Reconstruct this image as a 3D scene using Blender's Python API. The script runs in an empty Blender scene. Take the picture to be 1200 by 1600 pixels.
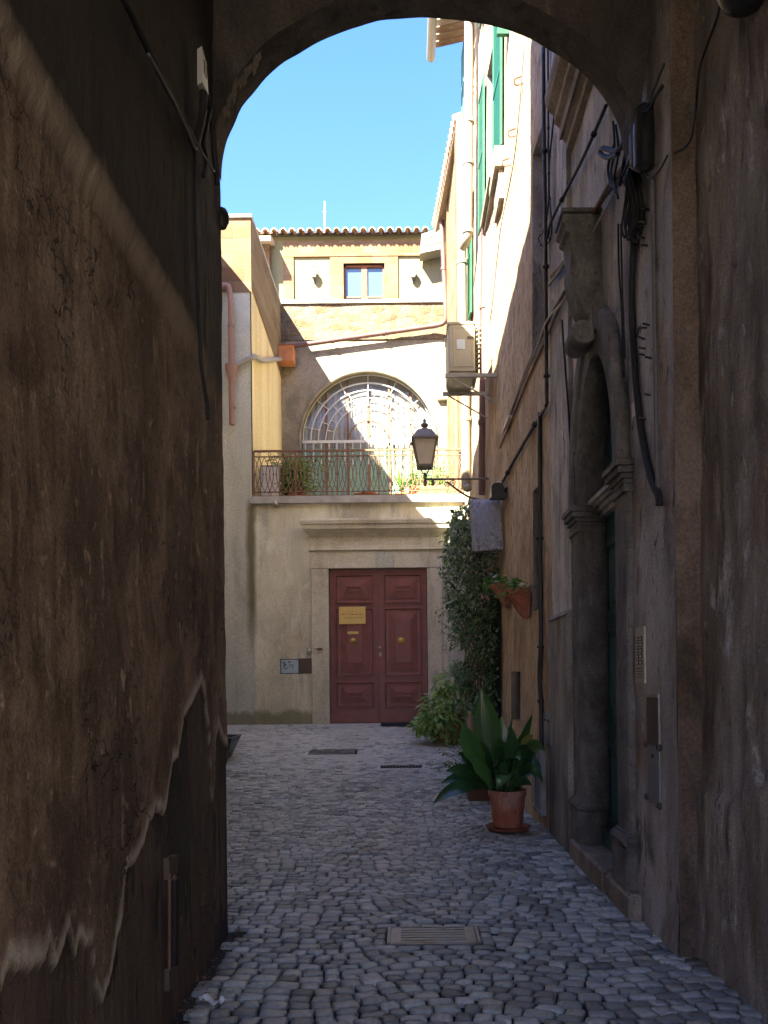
import bpy, math, random
import numpy as np
from math import radians as R, sin, cos, pi, sqrt
from mathutils import Vector
random.seed(7); RNG = np.random.default_rng(7)
scene = bpy.context.scene
COL = scene.collection
F, U0, V0, EYE, ROLL = 1250.0, 635.0, 1060.0, 1.55, 0.0105

# ------------------------------------------------------------------ helpers
def pix(u, v):
    return u + (V0 - v) * ROLL, v + (u - U0) * ROLL
def P(u, v, Y):
    u, v = pix(u, v)
    return ((u - U0) / F * Y, Y, EYE + (V0 - v) / F * Y)
def XB(Y, Z=3.0):                      # face of the stucco house on the right
    return 1.817 - 0.0446 * Y + 0.012 * (Z - 3)
def XR(Y, Z=3.0):                      # right hand wall line of the lane
    if Y < 5.15: return 1.48
    if Y < 6.95: return 1.47
    if Y < 7.9: return 1.44
    return XB(Y, Z)
def PW(u, v, off=0.0):                 # point on the right hand wall
    u, v = pix(u, v); k = (u - U0) / F
    Y = 6.0
    for _ in range(30):
        Z = EYE + (V0 - v) / F * Y
        Y = 0.5 * Y + 0.5 * (XR(Y, Z) - off) / k
    return (k * Y, Y, EYE + (V0 - v) / F * Y)
def PL(u, v, off=0.0):                 # point on the passage's left wall
    u, v = pix(u, v); Y = (-1.1 + off) * F / (u - U0)
    return (-1.1 + off, Y, EYE + (V0 - v) / F * Y)
def zg(Y):
    t = max(0.0, (Y - 9.0) / 6.4)
    return 0.69 * t ** 1.4

class MB:
    def __init__(s): s.v = []; s.f = []; s.m = []
    def add(s, vs, fs, m=0):
        o = len(s.v); s.v += [tuple(p) for p in vs]
        s.f += [tuple(i + o for i in f) for f in fs]; s.m += [m] * len(fs); return s
    def box(s, x0, x1, y0, y1, z0, z1, m=0):
        x0, x1 = sorted((x0, x1)); y0, y1 = sorted((y0, y1)); z0, z1 = sorted((z0, z1))
        return s.add([(x0,y0,z0),(x1,y0,z0),(x1,y1,z0),(x0,y1,z0),(x0,y0,z1),(x1,y0,z1),(x1,y1,z1),(x0,y1,z1)],
            [(0,3,2,1),(4,5,6,7),(0,1,5,4),(1,2,6,5),(2,3,7,6),(3,0,4,7)], m)
    def cbox(s, x0, x1, y0, y1, z0, z1, c=0.01, m=0):      # box with chamfered upright edges and top
        x0, x1 = sorted((x0, x1)); y0, y1 = sorted((y0, y1))
        def ring(i, z):
            a, b, d, e = x0+i, x1-i, y0+i, y1-i
            return [(a+c,d,z),(b-c,d,z),(b,d+c,z),(b,e-c,z),(b-c,e,z),(a+c,e,z),(a,e-c,z),(a,d+c,z)]
        vs = ring(0, z0) + ring(0, z1-c) + ring(c, z1)
        fs = [(k, (k+1) % 8, 8+(k+1) % 8, 8+k) for k in range(8)] + [(8+k, 8+(k+1) % 8, 16+(k+1) % 8, 16+k) for k in range(8)]
        return s.add(vs, fs + [tuple(range(16, 24)), tuple(range(7, -1, -1))], m)
    def prism(s, pts, ax, a, b, m=0):      # closed 2D outline extruded along one axis
        n = len(pts)
        def q(p, t): return (t, p[0], p[1]) if ax == 'x' else (p[0], t, p[1]) if ax == 'y' else (p[0], p[1], t)
        return s.add([q(p, a) for p in pts] + [q(p, b) for p in pts],
            [(i, (i+1) % n, n+(i+1) % n, n+i) for i in range(n)] + [tuple(range(n-1, -1, -1)), tuple(range(n, 2*n))], m)
    def tube(s, pts, r, n=6, m=0, cap=True):
        pts = [Vector(p) for p in pts]; N = len(pts)
        rr = r if hasattr(r, '__len__') else [r] * N
        vs = []; a = None
        for i, p in enumerate(pts):
            d = (pts[min(i+1, N-1)] - pts[max(i-1, 0)])
            d = d.normalized() if d.length > 1e-9 else Vector((0, 0, 1))
            if a is None:
                a = d.cross(Vector((0, 0, 1)) if abs(d.z) < .9 else Vector((1, 0, 0))).normalized()
            else:
                a = (a - d * a.dot(d))
                a = a.normalized() if a.length > 1e-6 else d.orthogonal().normalized()
            b = d.cross(a)
            vs += [p + (a * cos(2*pi*k/n) + b * sin(2*pi*k/n)) * rr[i] for k in range(n)]
        fs = [(i*n+k, i*n+(k+1) % n, (i+1)*n+(k+1) % n, (i+1)*n+k) for i in range(N-1) for k in range(n)]
        if cap: fs += [tuple(range(n-1, -1, -1)), tuple(range((N-1)*n, N*n))]
        return s.add(vs, fs, m)
    def lathe(s, c, prof, n=24, m=0, sx=1.0, a0=0.0, a1=2*pi, ax='z'):
        full = abs(a1 - a0 - 2*pi) < 1e-6; k = n if full else n + 1
        vs = []
        for r, z in prof:
            for i in range(k):
                a = a0 + (a1 - a0) * i / n
                if ax == 'z': vs.append((c[0] + r*cos(a)*sx, c[1] + r*sin(a), c[2] + z))
                else: vs.append((c[0] + r*cos(a), c[1] - z, c[2] + r*sin(a)))
        fs = []
        for j in range(len(prof)-1):
            for i in range(n):
                i2 = (i+1) % k
                fs.append((j*k+i, j*k+i2, (j+1)*k+i2, (j+1)*k+i))
        return s.add(vs, fs, m)
    def loops(s, rects, Y, m=0):     # nested rectangles (x0,x1,z0,z1,depth towards the viewer), joined and capped
        o = []
        for x0, x1, z0, z1, d in rects: o += [(x0,Y-d,z0),(x1,Y-d,z0),(x1,Y-d,z1),(x0,Y-d,z1)]
        n = len(rects)
        fs = [(4*j+k, 4*j+(k+1) % 4, 4*j+4+(k+1) % 4, 4*j+4+k) for j in range(n-1) for k in range(4)]
        return s.add(o, fs + [(4*n-4, 4*n-3, 4*n-2, 4*n-1)], m)
    def grid(s, fn, ss, ts, m=0, skip=None):
        ns, nt = len(ss), len(ts)
        vs = [fn(a, b) for b in ts for a in ss]
        fs = [(j*ns+i, j*ns+i+1, (j+1)*ns+i+1, (j+1)*ns+i) for j in range(nt-1) for i in range(ns-1)
              if not (skip and skip((ss[i]+ss[i+1])/2, (ts[j]+ts[j+1])/2))]
        return s.add(vs, fs, m)
    def build(s, name, mat, parent=None, smooth=False):
        me = bpy.data.meshes.new(name)
        off = Vector((0, 0, 0))
        if parent is not None:
            r = parent
            while r.parent: r = r.parent
            off = r.location
        me.from_pydata([(x-off.x, y-off.y, z-off.z) for x, y, z in s.v], [], s.f)
        for mm in (mat if isinstance(mat, (list, tuple)) else [mat]): me.materials.append(mm)
        if any(s.m): me.polygons.foreach_set('material_index', s.m)
        if smooth:
            me.polygons.foreach_set('use_smooth', [True] * len(me.polygons))
            if smooth != 'all': me.set_sharp_from_angle(angle=R(40))
        me.update()
        o = bpy.data.objects.new(name, me); COL.objects.link(o)
        if parent is not None: o.parent = parent
        return o
def lin(a, b, step):
    n = max(1, int(math.ceil((b - a) / step - 1e-9))); return [a + (b - a) * i / n for i in range(n + 1)]
def cuts(a, b, step, marks):
    c = sorted(set([round(x, 4) for x in [a, b] + [m for m in marks if a < m < b]]))
    out = []
    for x, y in zip(c[:-1], c[1:]): out += lin(x, y, step)[:-1]
    return out + [b]
def holes_skip(hs): return lambda a, b: any(h[0] < a < h[1] and h[2] < b < h[3] for h in hs)
def thing(name, label, cat, loc=(0, 0, 0), group=None):
    o = bpy.data.objects.new(name, None); COL.objects.link(o)
    o.location = loc; o.empty_display_size = .1
    o['label'] = label; o['category'] = cat
    if group: o['group'] = group
    bpy.context.view_layer.update()
    return o
def tag(o, label, cat, group=None):
    o['label'] = label; o['category'] = cat
    if group: o['group'] = group
    return o
def recenter(o):                        # a one-mesh thing gets its origin at its own base
    me = o.data; n = len(me.vertices); a = np.empty(n*3, np.float32); me.vertices.foreach_get('co', a); a = a.reshape(-1, 3)
    c = np.array([(a[:,0].min()+a[:,0].max())/2, (a[:,1].min()+a[:,1].max())/2, a[:,2].min()], np.float32)
    me.vertices.foreach_set('co', (a - c).ravel()); o.location = [float(x) for x in c]; me.update(); return o
def smooth_path(pts, n=6):
    pts = [Vector(p) for p in pts]; out = []
    for i in range(len(pts)-1):
        p0, p1, p2, p3 = pts[max(i-1, 0)], pts[i], pts[i+1], pts[min(i+2, len(pts)-1)]
        for k in range(n):
            t = k / n
            out.append(.5*((2*p1) + (p2-p0)*t + (2*p0-5*p1+4*p2-p3)*t*t + (3*p1-p0-3*p2+p3)*t**3))
    return out + [pts[-1]]
def vnoise(x, y, seed=0):               # smooth value noise
    x, y = np.asarray(x, float), np.asarray(y, float)
    xi, yi = np.floor(x).astype(np.int64), np.floor(y).astype(np.int64); fx, fy = x - xi, y - yi
    def h(a, b):
        n = (a * 374761393 + b * 668265263 + seed * 974634) & 0x7fffffff
        n = ((n ^ (n >> 13)) * 1274126177) & 0x7fffffff
        return ((n ^ (n >> 16)) & 0xffff) / 65535.0
    u, w = fx*fx*(3-2*fx), fy*fy*(3-2*fy)
    return (h(xi,yi)*(1-u)+h(xi+1,yi)*u)*(1-w) + (h(xi,yi+1)*(1-u)+h(xi+1,yi+1)*u)*w
def fbm(x, y, seed=0, o=4):
    t = 0; a = .5
    for k in range(o): t = t + a * vnoise(np.asarray(x)*2**k, np.asarray(y)*2**k, seed+k); a *= .5
    return t

# ------------------------------------------------------------------ materials
class NT:
    def __init__(s, name):
        s.mat = bpy.data.materials.new(name); s.mat.use_nodes = True
        s.t = s.mat.node_tree; s.b = s.t.nodes['Principled BSDF']
        s.co = None
    def n(s, typ, ins=None, **props):
        x = s.t.nodes.new(typ)
        for k, v in props.items(): setattr(x, k, v)
        for k, v in (ins or {}).items(): s.put(x.inputs[k], v)
        return x
    def put(s, sock, v):
        if isinstance(v, bpy.types.NodeSocket): s.t.links.new(v, sock)
        elif isinstance(v, (tuple, list)) and len(v) == 3 and sock.type == 'RGBA': sock.default_value = (*v, 1)
        else: sock.default_value = v
    def vec(s, sc=(1, 1, 1), loc=(0, 0, 0)):
        if s.co is None: s.co = s.n('ShaderNodeTexCoord').outputs['Object']
        m = s.n('ShaderNodeMapping', {'Vector': s.co}); m.inputs['Scale'].default_value = sc; m.inputs['Location'].default_value = loc
        return m.outputs[0]
    def noise(s, scale, st=(1, 1, 1), det=5, rough=.6, dist=0, loc=(0, 0, 0)):
        return s.n('ShaderNodeTexNoise', {'Vector': s.vec(st, loc), 'Scale': scale, 'Detail': det, 'Roughness': rough, 'Distortion': dist}).outputs[0]
    def voro(s, scale, st=(1, 1, 1), feat='F1'):
        return s.n('ShaderNodeTexVoronoi', {'Vector': s.vec(st), 'Scale': scale}, feature=feat).outputs[0]
    def ramp(s, fac, stops):
        r = s.n('ShaderNodeValToRGB', {'Fac': fac}); e = r.color_ramp.elements
        while len(e) < len(stops): e.new(.5)
        for el, (p, c) in zip(e, stops):
            el.position = p; el.color = (c, c, c, 1) if not hasattr(c, '__len__') else (*c, 1)
        return r.outputs[0]
    def mix(s, f, a, b, mode='MIX'):
        m = s.n('ShaderNodeMix', data_type='RGBA', blend_type=mode)
        s.put(m.inputs[0], f); s.put(m.inputs[6], a); s.put(m.inputs[7], b); return m.outputs[2]
    def math(s, op, a, b=0.0):
        m = s.n('ShaderNodeMath', operation=op); s.put(m.inputs[0], a); s.put(m.inputs[1], b); return m.outputs[0]
    def attr(s, nm): return s.n('ShaderNodeAttribute', attribute_name=nm).outputs['Fac']
    def sep(s, k):
        return s.n('ShaderNodeSeparateXYZ', {'Vector': s.n('ShaderNodeNewGeometry').outputs['Position']}).outputs[k]
    def rand(s): return s.n('ShaderNodeNewGeometry').outputs['Random Per Island']
    def bump(s, h, st=.5, d=.02):
        b = s.n('ShaderNodeBump', {'Height': h, 'Strength': st, 'Distance': d}); s.put(s.b.inputs['Normal'], b.outputs[0])
    def done(s, col, rough=.85, metal=0.0, spec=.3):
        s.put(s.b.inputs['Base Color'], col); s.put(s.b.inputs['Roughness'], rough)
        s.put(s.b.inputs['Metallic'], metal); s.put(s.b.inputs['Specular IOR Level'], spec); return s.mat
def wall_mat(name, cols, sc=1.2, st=(1, 1, .35), stains=(), grain=40, bump=.5, d=.015, rough=.9, extra=None):
    t = NT(name)
    k = len(cols)
    c = t.ramp(t.noise(sc, st, 7, .65, .4), [(.36 + .27*i/(k-1), cc) for i, cc in enumerate(cols)])
    for j, (col, th, s2, st2, amt) in enumerate(stains):
        f = t.ramp(t.noise(s2, st2, 6, .65, .6, (3.1*j+1, 7.7*j, 1.3*j)), [(th-.05, 0.0), (th+.045, amt)])
        c = t.mix(f, c, col)
    g = t.noise(grain, (1, 1, 1), 4, .7)
    c = t.mix(.5, c, t.ramp(g, [(.34, .2), (.66, .8)]), 'OVERLAY')
    h = t.math('ADD', t.math('MULTIPLY', t.noise(sc*4, st, 6, .7), 1.0), t.math('MULTIPLY', g, .35))
    if extra: c, h = extra(t, c, h)
    t.bump(h, bump, d)
    return t.done(c, rough)
def simple(name, col, rough=.6, metal=0.0, var=.35, sc=9, bump=.1, spec=.4, dirt=None):
    t = NT(name)
    a = tuple(x*(1-var) for x in col); b = tuple(min(1, x*(1+var*.6)) for x in col)
    n = t.noise(sc, (1, 1, 1), 6, .65)
    c = t.ramp(n, [(.3, a), (.7, b)])
    if dirt: c = t.mix(t.ramp(t.noise(sc*.7, (1, 1, .3), 6, .7, .3, (5, 2, 1)), [(.5, 0.0), (.68, .85)]), c, dirt)
    if bump: t.bump(t.noise(sc*5, (1, 1, 1), 4), bump, .01)
    return t.done(c, t.ramp(n, [(.3, max(.05, rough-.12)), (.7, min(1, rough+.1))]), metal, spec)
def leaf_mat(name, cols, rough=.4, spec=.5):
    t = NT(name)
    k = len(cols)
    c = t.ramp(t.rand(), [((i+.001)/max(1, k-1)*.98, cc) for i, cc in enumerate(cols)])
    m = t.done(c, rough, 0, spec)
    tr = t.n('ShaderNodeBsdfTranslucent', {'Color': c})
    ad = t.n('ShaderNodeMixShader', {0: .22, 1: t.b.outputs[0], 2: tr.outputs[0]})
    t.t.links.new(ad.outputs[0], t.t.nodes['Material Output'].inputs[0])
    return m
M = {}
def ex_passage(t, c, h):                 # render coat lost along a ragged line: brown coat below, pale torn lip
    pe, lip, band_light = t.attr('peel'), t.attr('lip'), t.attr('band_light')
    brown = t.ramp(t.noise(2.2, (1, 1, .3), 6, .7), [(.36, (.075, .052, .038)), (.64, (.15, .108, .08))])
    c = t.mix(pe, c, brown)
    c = t.mix(t.math('MULTIPLY', lip, .95), c, (.52, .45, .36))
    sc = t.ramp(t.noise(7, (1, 1, .3), 9, .8, .5, (9, 4, 2)), [(.60, 0.0), (.625, .7)])
    c = t.mix(sc, c, (.36, .29, .22))
    wv = t.n('ShaderNodeVectorMath', {0: t.vec((1, 1, .55))}, operation='ADD'); nz = t.n('ShaderNodeTexNoise', {'Vector': t.co, 'Scale': 4.0, 'Detail': 6.0}); t.put(wv.inputs[1], nz.outputs['Color'])
    ck = t.n('ShaderNodeTexVoronoi', {'Vector': wv.outputs[0], 'Scale': 1.5}, feature='DISTANCE_TO_EDGE').outputs[0]
    ck = t.math('MULTIPLY', t.ramp(ck, [(.004, 1.0), (.012, 0.0)]), t.ramp(t.noise(1.1, (1, 1, 1), 3), [(.48, 0.0), (.56, .9)]))
    c = t.mix(ck, c, (.02, .015, .012)); h = t.math('SUBTRACT', h, t.math('MULTIPLY', ck, 1.2))
    upper_shade = t.ramp(t.math('ADD', t.math('DIVIDE', t.sep(2), 6.0), t.math('MULTIPLY', t.noise(3, (1, 1, .3), 6, .7), .08)), [(.575, 0.0), (.605, .93)])
    c = t.mix(upper_shade, c, (.030, .024, .020))  # shade of the upper wall painted into its colour
    c = t.mix(t.math('MULTIPLY', band_light, .75), c, (.42, .33, .24))  # ledge painted paler, as if catching light from the ground
    return c, t.math('ADD', h, t.math('MULTIPLY', pe, -.8))
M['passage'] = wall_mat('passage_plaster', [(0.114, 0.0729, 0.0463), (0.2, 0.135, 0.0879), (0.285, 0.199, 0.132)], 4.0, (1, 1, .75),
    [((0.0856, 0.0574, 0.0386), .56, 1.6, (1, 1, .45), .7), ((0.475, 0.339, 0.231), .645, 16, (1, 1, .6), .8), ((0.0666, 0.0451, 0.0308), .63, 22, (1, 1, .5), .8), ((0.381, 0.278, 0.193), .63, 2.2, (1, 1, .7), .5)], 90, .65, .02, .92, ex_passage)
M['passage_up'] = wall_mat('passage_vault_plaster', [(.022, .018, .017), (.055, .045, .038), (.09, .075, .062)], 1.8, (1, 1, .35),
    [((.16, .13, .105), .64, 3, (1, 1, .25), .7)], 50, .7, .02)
M['near_right'] = wall_mat('near_right_plaster', [(0.193, 0.161, 0.13), (0.328, 0.284, 0.236), (0.482, 0.435, 0.376)], 2.4, (1, 1, .3),
    [((0.8, 0.8, 0.787), .655, 3.6, (1, 1, .55), .75), ((0.8, 0.774, 0.7), .66, 14, (1, 1, .4), .7), ((0.106, 0.0794, 0.0595), .60, 1.8, (1, 1, .3), .75), ((0.251, 0.161, 0.0963), .63, 1.3, (1, 1, .6), .6), ((0.0963, 0.0756, 0.0595), .64, 20, (1, 1, .4), .8)], 90, .9, .02)
M['pier_reveal'] = wall_mat('pier_reveal_plaster', [(0.06, 0.045, 0.033), (0.135, 0.099, 0.072), (0.195, 0.15, 0.112)], 2.2, (1, 1, .5),
    [((0.255, 0.135, 0.0675), .6, 2.0, (1, 1, .4), .6)], 60, .8, .02)
M['pale_plaster'] = wall_mat('pale_worn_plaster', [(.28, .25, .22), (.43, .39, .35), (.56, .52, .475)], 2.2, (1, 1, .35),
    [((.36, .235, .14), .58, 1.6, (1, 1, .35), .65), ((.10, .082, .068), .60, 3.0, (1, 1, .3), .8), ((.70, .68, .65), .64, 7, (1, 1, .4), .7), ((.07, .055, .045), .64, 16, (1, 1, .4), .85), ((.20, .17, .145), .60, 1.2, (1, 1, .6), .6)], 85, .9, .018)
def ex_stucco(t, c, h):
    pit = t.ramp(t.noise(26, (1, 1, .22), 5, .75, .5), [(.38, 1.0), (.47, 0.0)])
    c = t.mix(t.math('MULTIPLY', pit, .55), c, (0.211, 0.138, 0.081))
    return c, t.math('SUBTRACT', h, t.math('MULTIPLY', pit, .9))
M['stucco'] = wall_mat('rough_ochre_stucco', [(0.344, 0.237, 0.14), (0.474, 0.342, 0.209), (0.558, 0.427, 0.279)], 1.8, (1, 1, .6),
    [((0.558, 0.465, 0.335), .57, 1.6, (1, 1, .3), .7), ((0.316, 0.214, 0.126), .60, 3.2, (1, 1, .2), .6), ((0.577, 0.342, 0.158), .64, 2.4, (1, 1, .5), .5)], 70, .9, .02, .92, ex_stucco)
def ex_court(t, c, h):
    z, x = t.sep(2), t.sep(0)
    n = t.noise(3, (1, 1, .5), 6, .7, .5)
    # moss streak running down the joint between the two walls, and green at the wall's foot
    dx = t.math('ABSOLUTE', t.math('SUBTRACT', x, t.math('ADD', -3.02, t.math('MULTIPLY', n, .12))))
    st = t.ramp(t.math('ADD', dx, t.math('MULTIPLY', n, .05)), [(.05, .85), (.14, 0.0)])
    up = t.ramp(t.math('DIVIDE', z, 6.0), [(.30, 0.0), (.5, 1.0), (.81, 1.0), (.84, 0.0)])
    c = t.mix(t.math('MULTIPLY', st, up), c, (0.121, 0.109, 0.0418))
    ft = t.ramp(t.math('ADD', t.math('SUBTRACT', z, .62), t.math('MULTIPLY', n, -.5)), [(0.0, .75), (.10, 0.0)])
    c = t.mix(ft, c, (0.158, 0.147, 0.0698))
    return c, h
M['court'] = wall_mat('courtyard_plaster', [(0.394, 0.364, 0.269), (0.564, 0.529, 0.394), (0.683, 0.653, 0.505)], .9, (1, 1, .35),
    [((0.341, 0.337, 0.282), .55, 1.5, (1, 1, .16), .75), ((0.788, 0.77, 0.63), .60, 1.3, (1, 1, .5), .6), ((0.289, 0.275, 0.216), .62, 3.6, (1, 1, .14), .6), ((0.551, 0.468, 0.302), .6, .9, (1, 1, .6), .4)], 55, .55, .012, .92, ex_court)
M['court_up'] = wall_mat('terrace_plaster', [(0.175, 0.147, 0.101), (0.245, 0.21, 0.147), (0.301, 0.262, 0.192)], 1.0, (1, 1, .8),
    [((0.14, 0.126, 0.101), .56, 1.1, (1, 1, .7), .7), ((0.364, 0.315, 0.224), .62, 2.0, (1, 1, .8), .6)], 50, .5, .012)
M['annex'] = wall_mat('grey_plaster', [(0.36, 0.36, 0.3), (0.46, 0.461, 0.39), (0.53, 0.53, 0.455)], .8, (1, 1, .4),
    [((0.29, 0.292, 0.25), .58, 1.2, (1, 1, .2), .6)], 50, .4, .01, .92, ex_court)
M['yellow'] = wall_mat('yellow_plaster', [(.175, .15, .075), (.195, .172, .09), (.212, .19, .105)], .8, (1, 1, .3),
    [((.14, .115, .06), .60, 2.2, (1, 1, .12), .6)], 50, .25, .008)
M['yellow_side'] = wall_mat('weathered_yellow_plaster', [(.56, .45, .25), (.66, .55, .33), (.72, .61, .40)], .9, (1, 1, .2),
    [((.38, .32, .22), .60, 2.6, (1, 1, .08), .6)], 50, .3, .008)
def brick_mat(name, cols, mortar, scale, bw, bh, plane, ms=.02, bump=.8):
    t = NT(name); t.vec()
    sp = t.n('ShaderNodeSeparateXYZ', {'Vector': t.co})
    wob = t.noise(2.5, (1, 1, 1), 3, .6); w2 = t.noise(9, (1, 1, 1), 3, .6)
    a = t.math('ADD', sp.outputs[0 if plane == 'xz' else 1], t.math('MULTIPLY', wob, .16))
    b = t.math('ADD', sp.outputs[2], t.math('MULTIPLY', w2, .06))
    cv = t.n('ShaderNodeCombineXYZ', {0: a, 1: b, 2: 0.0})
    br = t.n('ShaderNodeTexBrick', {'Vector': cv.outputs[0], 'Color1': (0, 0, 0), 'Color2': (1, 1, 1), 'Mortar': (.5, .5, .5), 'Scale': scale,
        'Mortar Size': ms, 'Mortar Smooth': .5, 'Bias': 0.0, 'Brick Width': bw, 'Row Height': bh})
    n = t.noise(7, (1, 1, 1), 6, .7)
    k = len(cols)
    c = t.ramp(t.math('ADD', t.math('MULTIPLY', br.outputs[0], .6), t.math('MULTIPLY', n, .4)), [(.2+.6*i/(k-1), cc) for i, cc in enumerate(cols)])
    c = t.mix(br.outputs[1], c, t.mix(n, mortar, tuple(x*.7 for x in mortar)))
    h = t.math('ADD', t.math('MULTIPLY', t.math('SUBTRACT', 1.0, br.outputs[1]), .8), t.math('MULTIPLY', t.noise(22, (1, 1, 1), 5, .7), .6))
    t.bump(h, bump, .025); return t.done(c, .93)
M['tufa_old'] = brick_mat('tufa_masonry', [(.28, .16, .07), (.38, .25, .125), (.42, .32, .20), (.33, .26, .17)], (.38, .33, .25), 1.0, .62, .26, 'xz', .025)
t = NT('tufa_rubble'); wv = t.n('ShaderNodeVectorMath', {0: t.vec((1.9, 1.9, 3.6))}, operation='ADD'); t.put(wv.inputs[1], t.n('ShaderNodeTexNoise', {'Vector': t.co, 'Scale': 3.0}).outputs['Color'])
vo = t.n('ShaderNodeTexVoronoi', {'Vector': wv.outputs[0], 'Scale': 1.8, 'Randomness': .7}); ve = t.n('ShaderNodeTexVoronoi', {'Vector': wv.outputs[0], 'Scale': 1.8, 'Randomness': .7}, feature='DISTANCE_TO_EDGE')
sp = t.n('ShaderNodeSeparateColor', {0: vo.outputs['Color']}); c = t.ramp(sp.outputs[0], [(0, (.125, .078, .040)), (.35, (.165, .112, .06)), (.7, (.17, .132, .083)), (1, (.145, .117, .078))])
c = t.mix(.6, c, t.ramp(t.noise(9, (1, 1, 1), 7, .75), [(.34, .2), (.66, .8)]), 'OVERLAY')
ed = t.ramp(t.math('ADD', ve.outputs[0], t.math('MULTIPLY', t.noise(14), .05)), [(.045, 1.0), (.10, 0.0)]); c = t.mix(t.math('MULTIPLY', ed, .7), c, (.155, .127, .09))
t.bump(t.math('SUBTRACT', t.noise(20, (1, 1, 1), 5, .7), t.math('MULTIPLY', ed, .6)), .7, .02); M['tufa'] = t.done(c, .93)
M['tufa_side'] = brick_mat('tufa_masonry_side', [(.15, .10, .05), (.20, .14, .078), (.22, .17, .105)], (.19, .155, .11), 1.0, .62, .3, 'yz', .015)
M['tufa_fine'] = brick_mat('dressed_tufa', [(.13, .073, .036), (.17, .10, .052), (.195, .128, .072)], (.16, .115, .07), 1.0, .42, .27, 'xz', .012, .4)
M['travertine'] = wall_mat('door_surround_stone', [(0.408, 0.372, 0.276), (0.552, 0.508, 0.384), (0.624, 0.595, 0.468)], 1.4, (1, 1, .5),
    [((0.3, 0.285, 0.24), .60, 1.6, (1, 1, .3), .6), ((0.432, 0.335, 0.18), .62, 2.6, (.5, 1, 1), .5)], 60, .35, .008)
M['peperino'] = wall_mat('dark_portal_stone', [(.10, .092, .080), (.145, .135, .12), (.20, .187, .168)], 5, (1, 1, .7),
    [((.30, .28, .25), .64, 7, (1, 1, .5), .5), ((.06, .054, .048), .60, 2.4, (1, 1, .4), .5), ((.05, .045, .04), .63, 34, (1, 1, .8), .8)], 120, 1, .012)
M['coping'] = simple('coping_stone', (.40, .385, .35), .85, var=.3, sc=4, bump=.3)
M['dressing'] = wall_mat('window_stone', [(.17, .14, .105), (.24, .20, .155), (.30, .255, .205)], 3, (1, 1, .6), [((.15, .12, .09), .6, 3, (1, 1, .3), .6)], 60, .6, .012)
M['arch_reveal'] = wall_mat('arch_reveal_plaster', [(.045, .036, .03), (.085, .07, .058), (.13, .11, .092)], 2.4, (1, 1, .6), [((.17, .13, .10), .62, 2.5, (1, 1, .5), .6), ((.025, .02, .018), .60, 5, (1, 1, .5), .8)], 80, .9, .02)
M['cobble'] = None
t = NT('worn_basalt_cobbles')
c = t.ramp(t.rand(), [(0, (.12, .127, .115)), (.3, (.26, .275, .245)), (.6, (.40, .42, .38)), (.88, (.55, .57, .525)), (1, (.42, .385, .32))])
nn = t.noise(38, (1, 1, 1), 6, .75)
c = t.mix(.55, c, t.ramp(nn, [(.3, .1), (.7, .85)]), 'OVERLAY')
pat = t.ramp(t.noise(1.1, (1, 1, 1), 5, .6), [(.4, 0.0), (.62, .45)])
c = t.mix(pat, c, (.34, .335, .33))
t.bump(t.math('ADD', nn, t.noise(120, (1, 1, 1), 3)), .55, .006)
M['cobble'] = t.done(c, t.ramp(nn, [(.3, .22), (.7, .46)]), 0, .5)
t = NT('joint_dirt'); nn = t.noise(14, (1, 1, 1), 7, .7)
c = t.ramp(nn, [(.3, (.018, .017, .016)), (.7, (.055, .052, .048))]); t.bump(nn, .6, .01); M['dirt'] = t.done(c, .95)
t = NT('joint_grit'); nn = t.noise(30, (1, 1, 1), 6, .7); c = t.ramp(nn, [(.3, (.12, .115, .11)), (.7, (.24, .235, .225))]); t.bump(nn, .5, .006); M['grit'] = t.done(c, .9)
t = NT('worn_asphalt'); nn = t.noise(1.3, (1, 1, 1), 7, .7)
c = t.ramp(nn, [(.36, (.36, .368, .35)), (.64, (.54, .55, .52))])
g = t.noise(90, (1, 1, 1), 3, .7); c = t.mix(.5, c, t.ramp(g, [(.35, .15), (.65, .8)]), 'OVERLAY')
t.bump(g, .5, .006); M['asphalt'] = t.done(c, .72, 0, .35)
M['door'] = simple('oxblood_painted_wood', (.22, .075, .066), .45, var=.28, sc=5, bump=.15, spec=.4)
M['green_door'] = simple('dark_green_painted_wood', (.03, .085, .088), .42, var=.4, sc=6, bump=.2)
M['brass'] = simple('aged_brass', (.62, .44, .14), .38, .85, .25, 12, .05)
M['plaque'] = simple('brass_plaque_metal', (.66, .47, .16), .5, .35, .12, 8, .03)
M['ink'] = simple('dark_engraving', (.12, .075, .02), .8, 0, .2, 30, 0)
M['terracotta'] = simple('terracotta', (.34, .115, .068), .8, 0, .35, 8, .25, .2, (.44, .30, .23))
M['terra_lit'] = simple('orange_terracotta', (.55, .22, .09), .8, 0, .3, 6, .2, .2)
M['tile'] = NT('old_roof_tiles')
t = M['tile']; M['tile'] = None
c = t.ramp(t.rand(), [(0, (.33, .20, .12)), (.5, (.46, .32, .21)), (1, (.52, .43, .33))])
nn = t.noise(9, (1, 1, 1), 6, .7); c = t.mix(t.ramp(nn, [(.5, 0.0), (.66, .8)]), c, (.40, .36, .29)); t.bump(nn, .5, .01)
M['tile'] = t.done(c, .9)
M['pipe_brown'] = simple('brown_painted_pipe', (.135, .068, .055), .5, 0, .2, 4, .03)
M['pipe_red'] = simple('copper_red_pipe', (.26, .15, .125), .5, 0, .15, 5, .03)
M['pipe_beige'] = simple('cream_pipe', (.26, .23, .17), .5, 0, .14, 5, .03)
M['pipe_grey'] = simple('grey_pipe', (.30, .28, .26), .55, 0, .2, 6, .05)
M['pipe_orange'] = simple('orange_pipe', (.50, .17, .06), .55, 0, .2, 6, .05)
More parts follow.
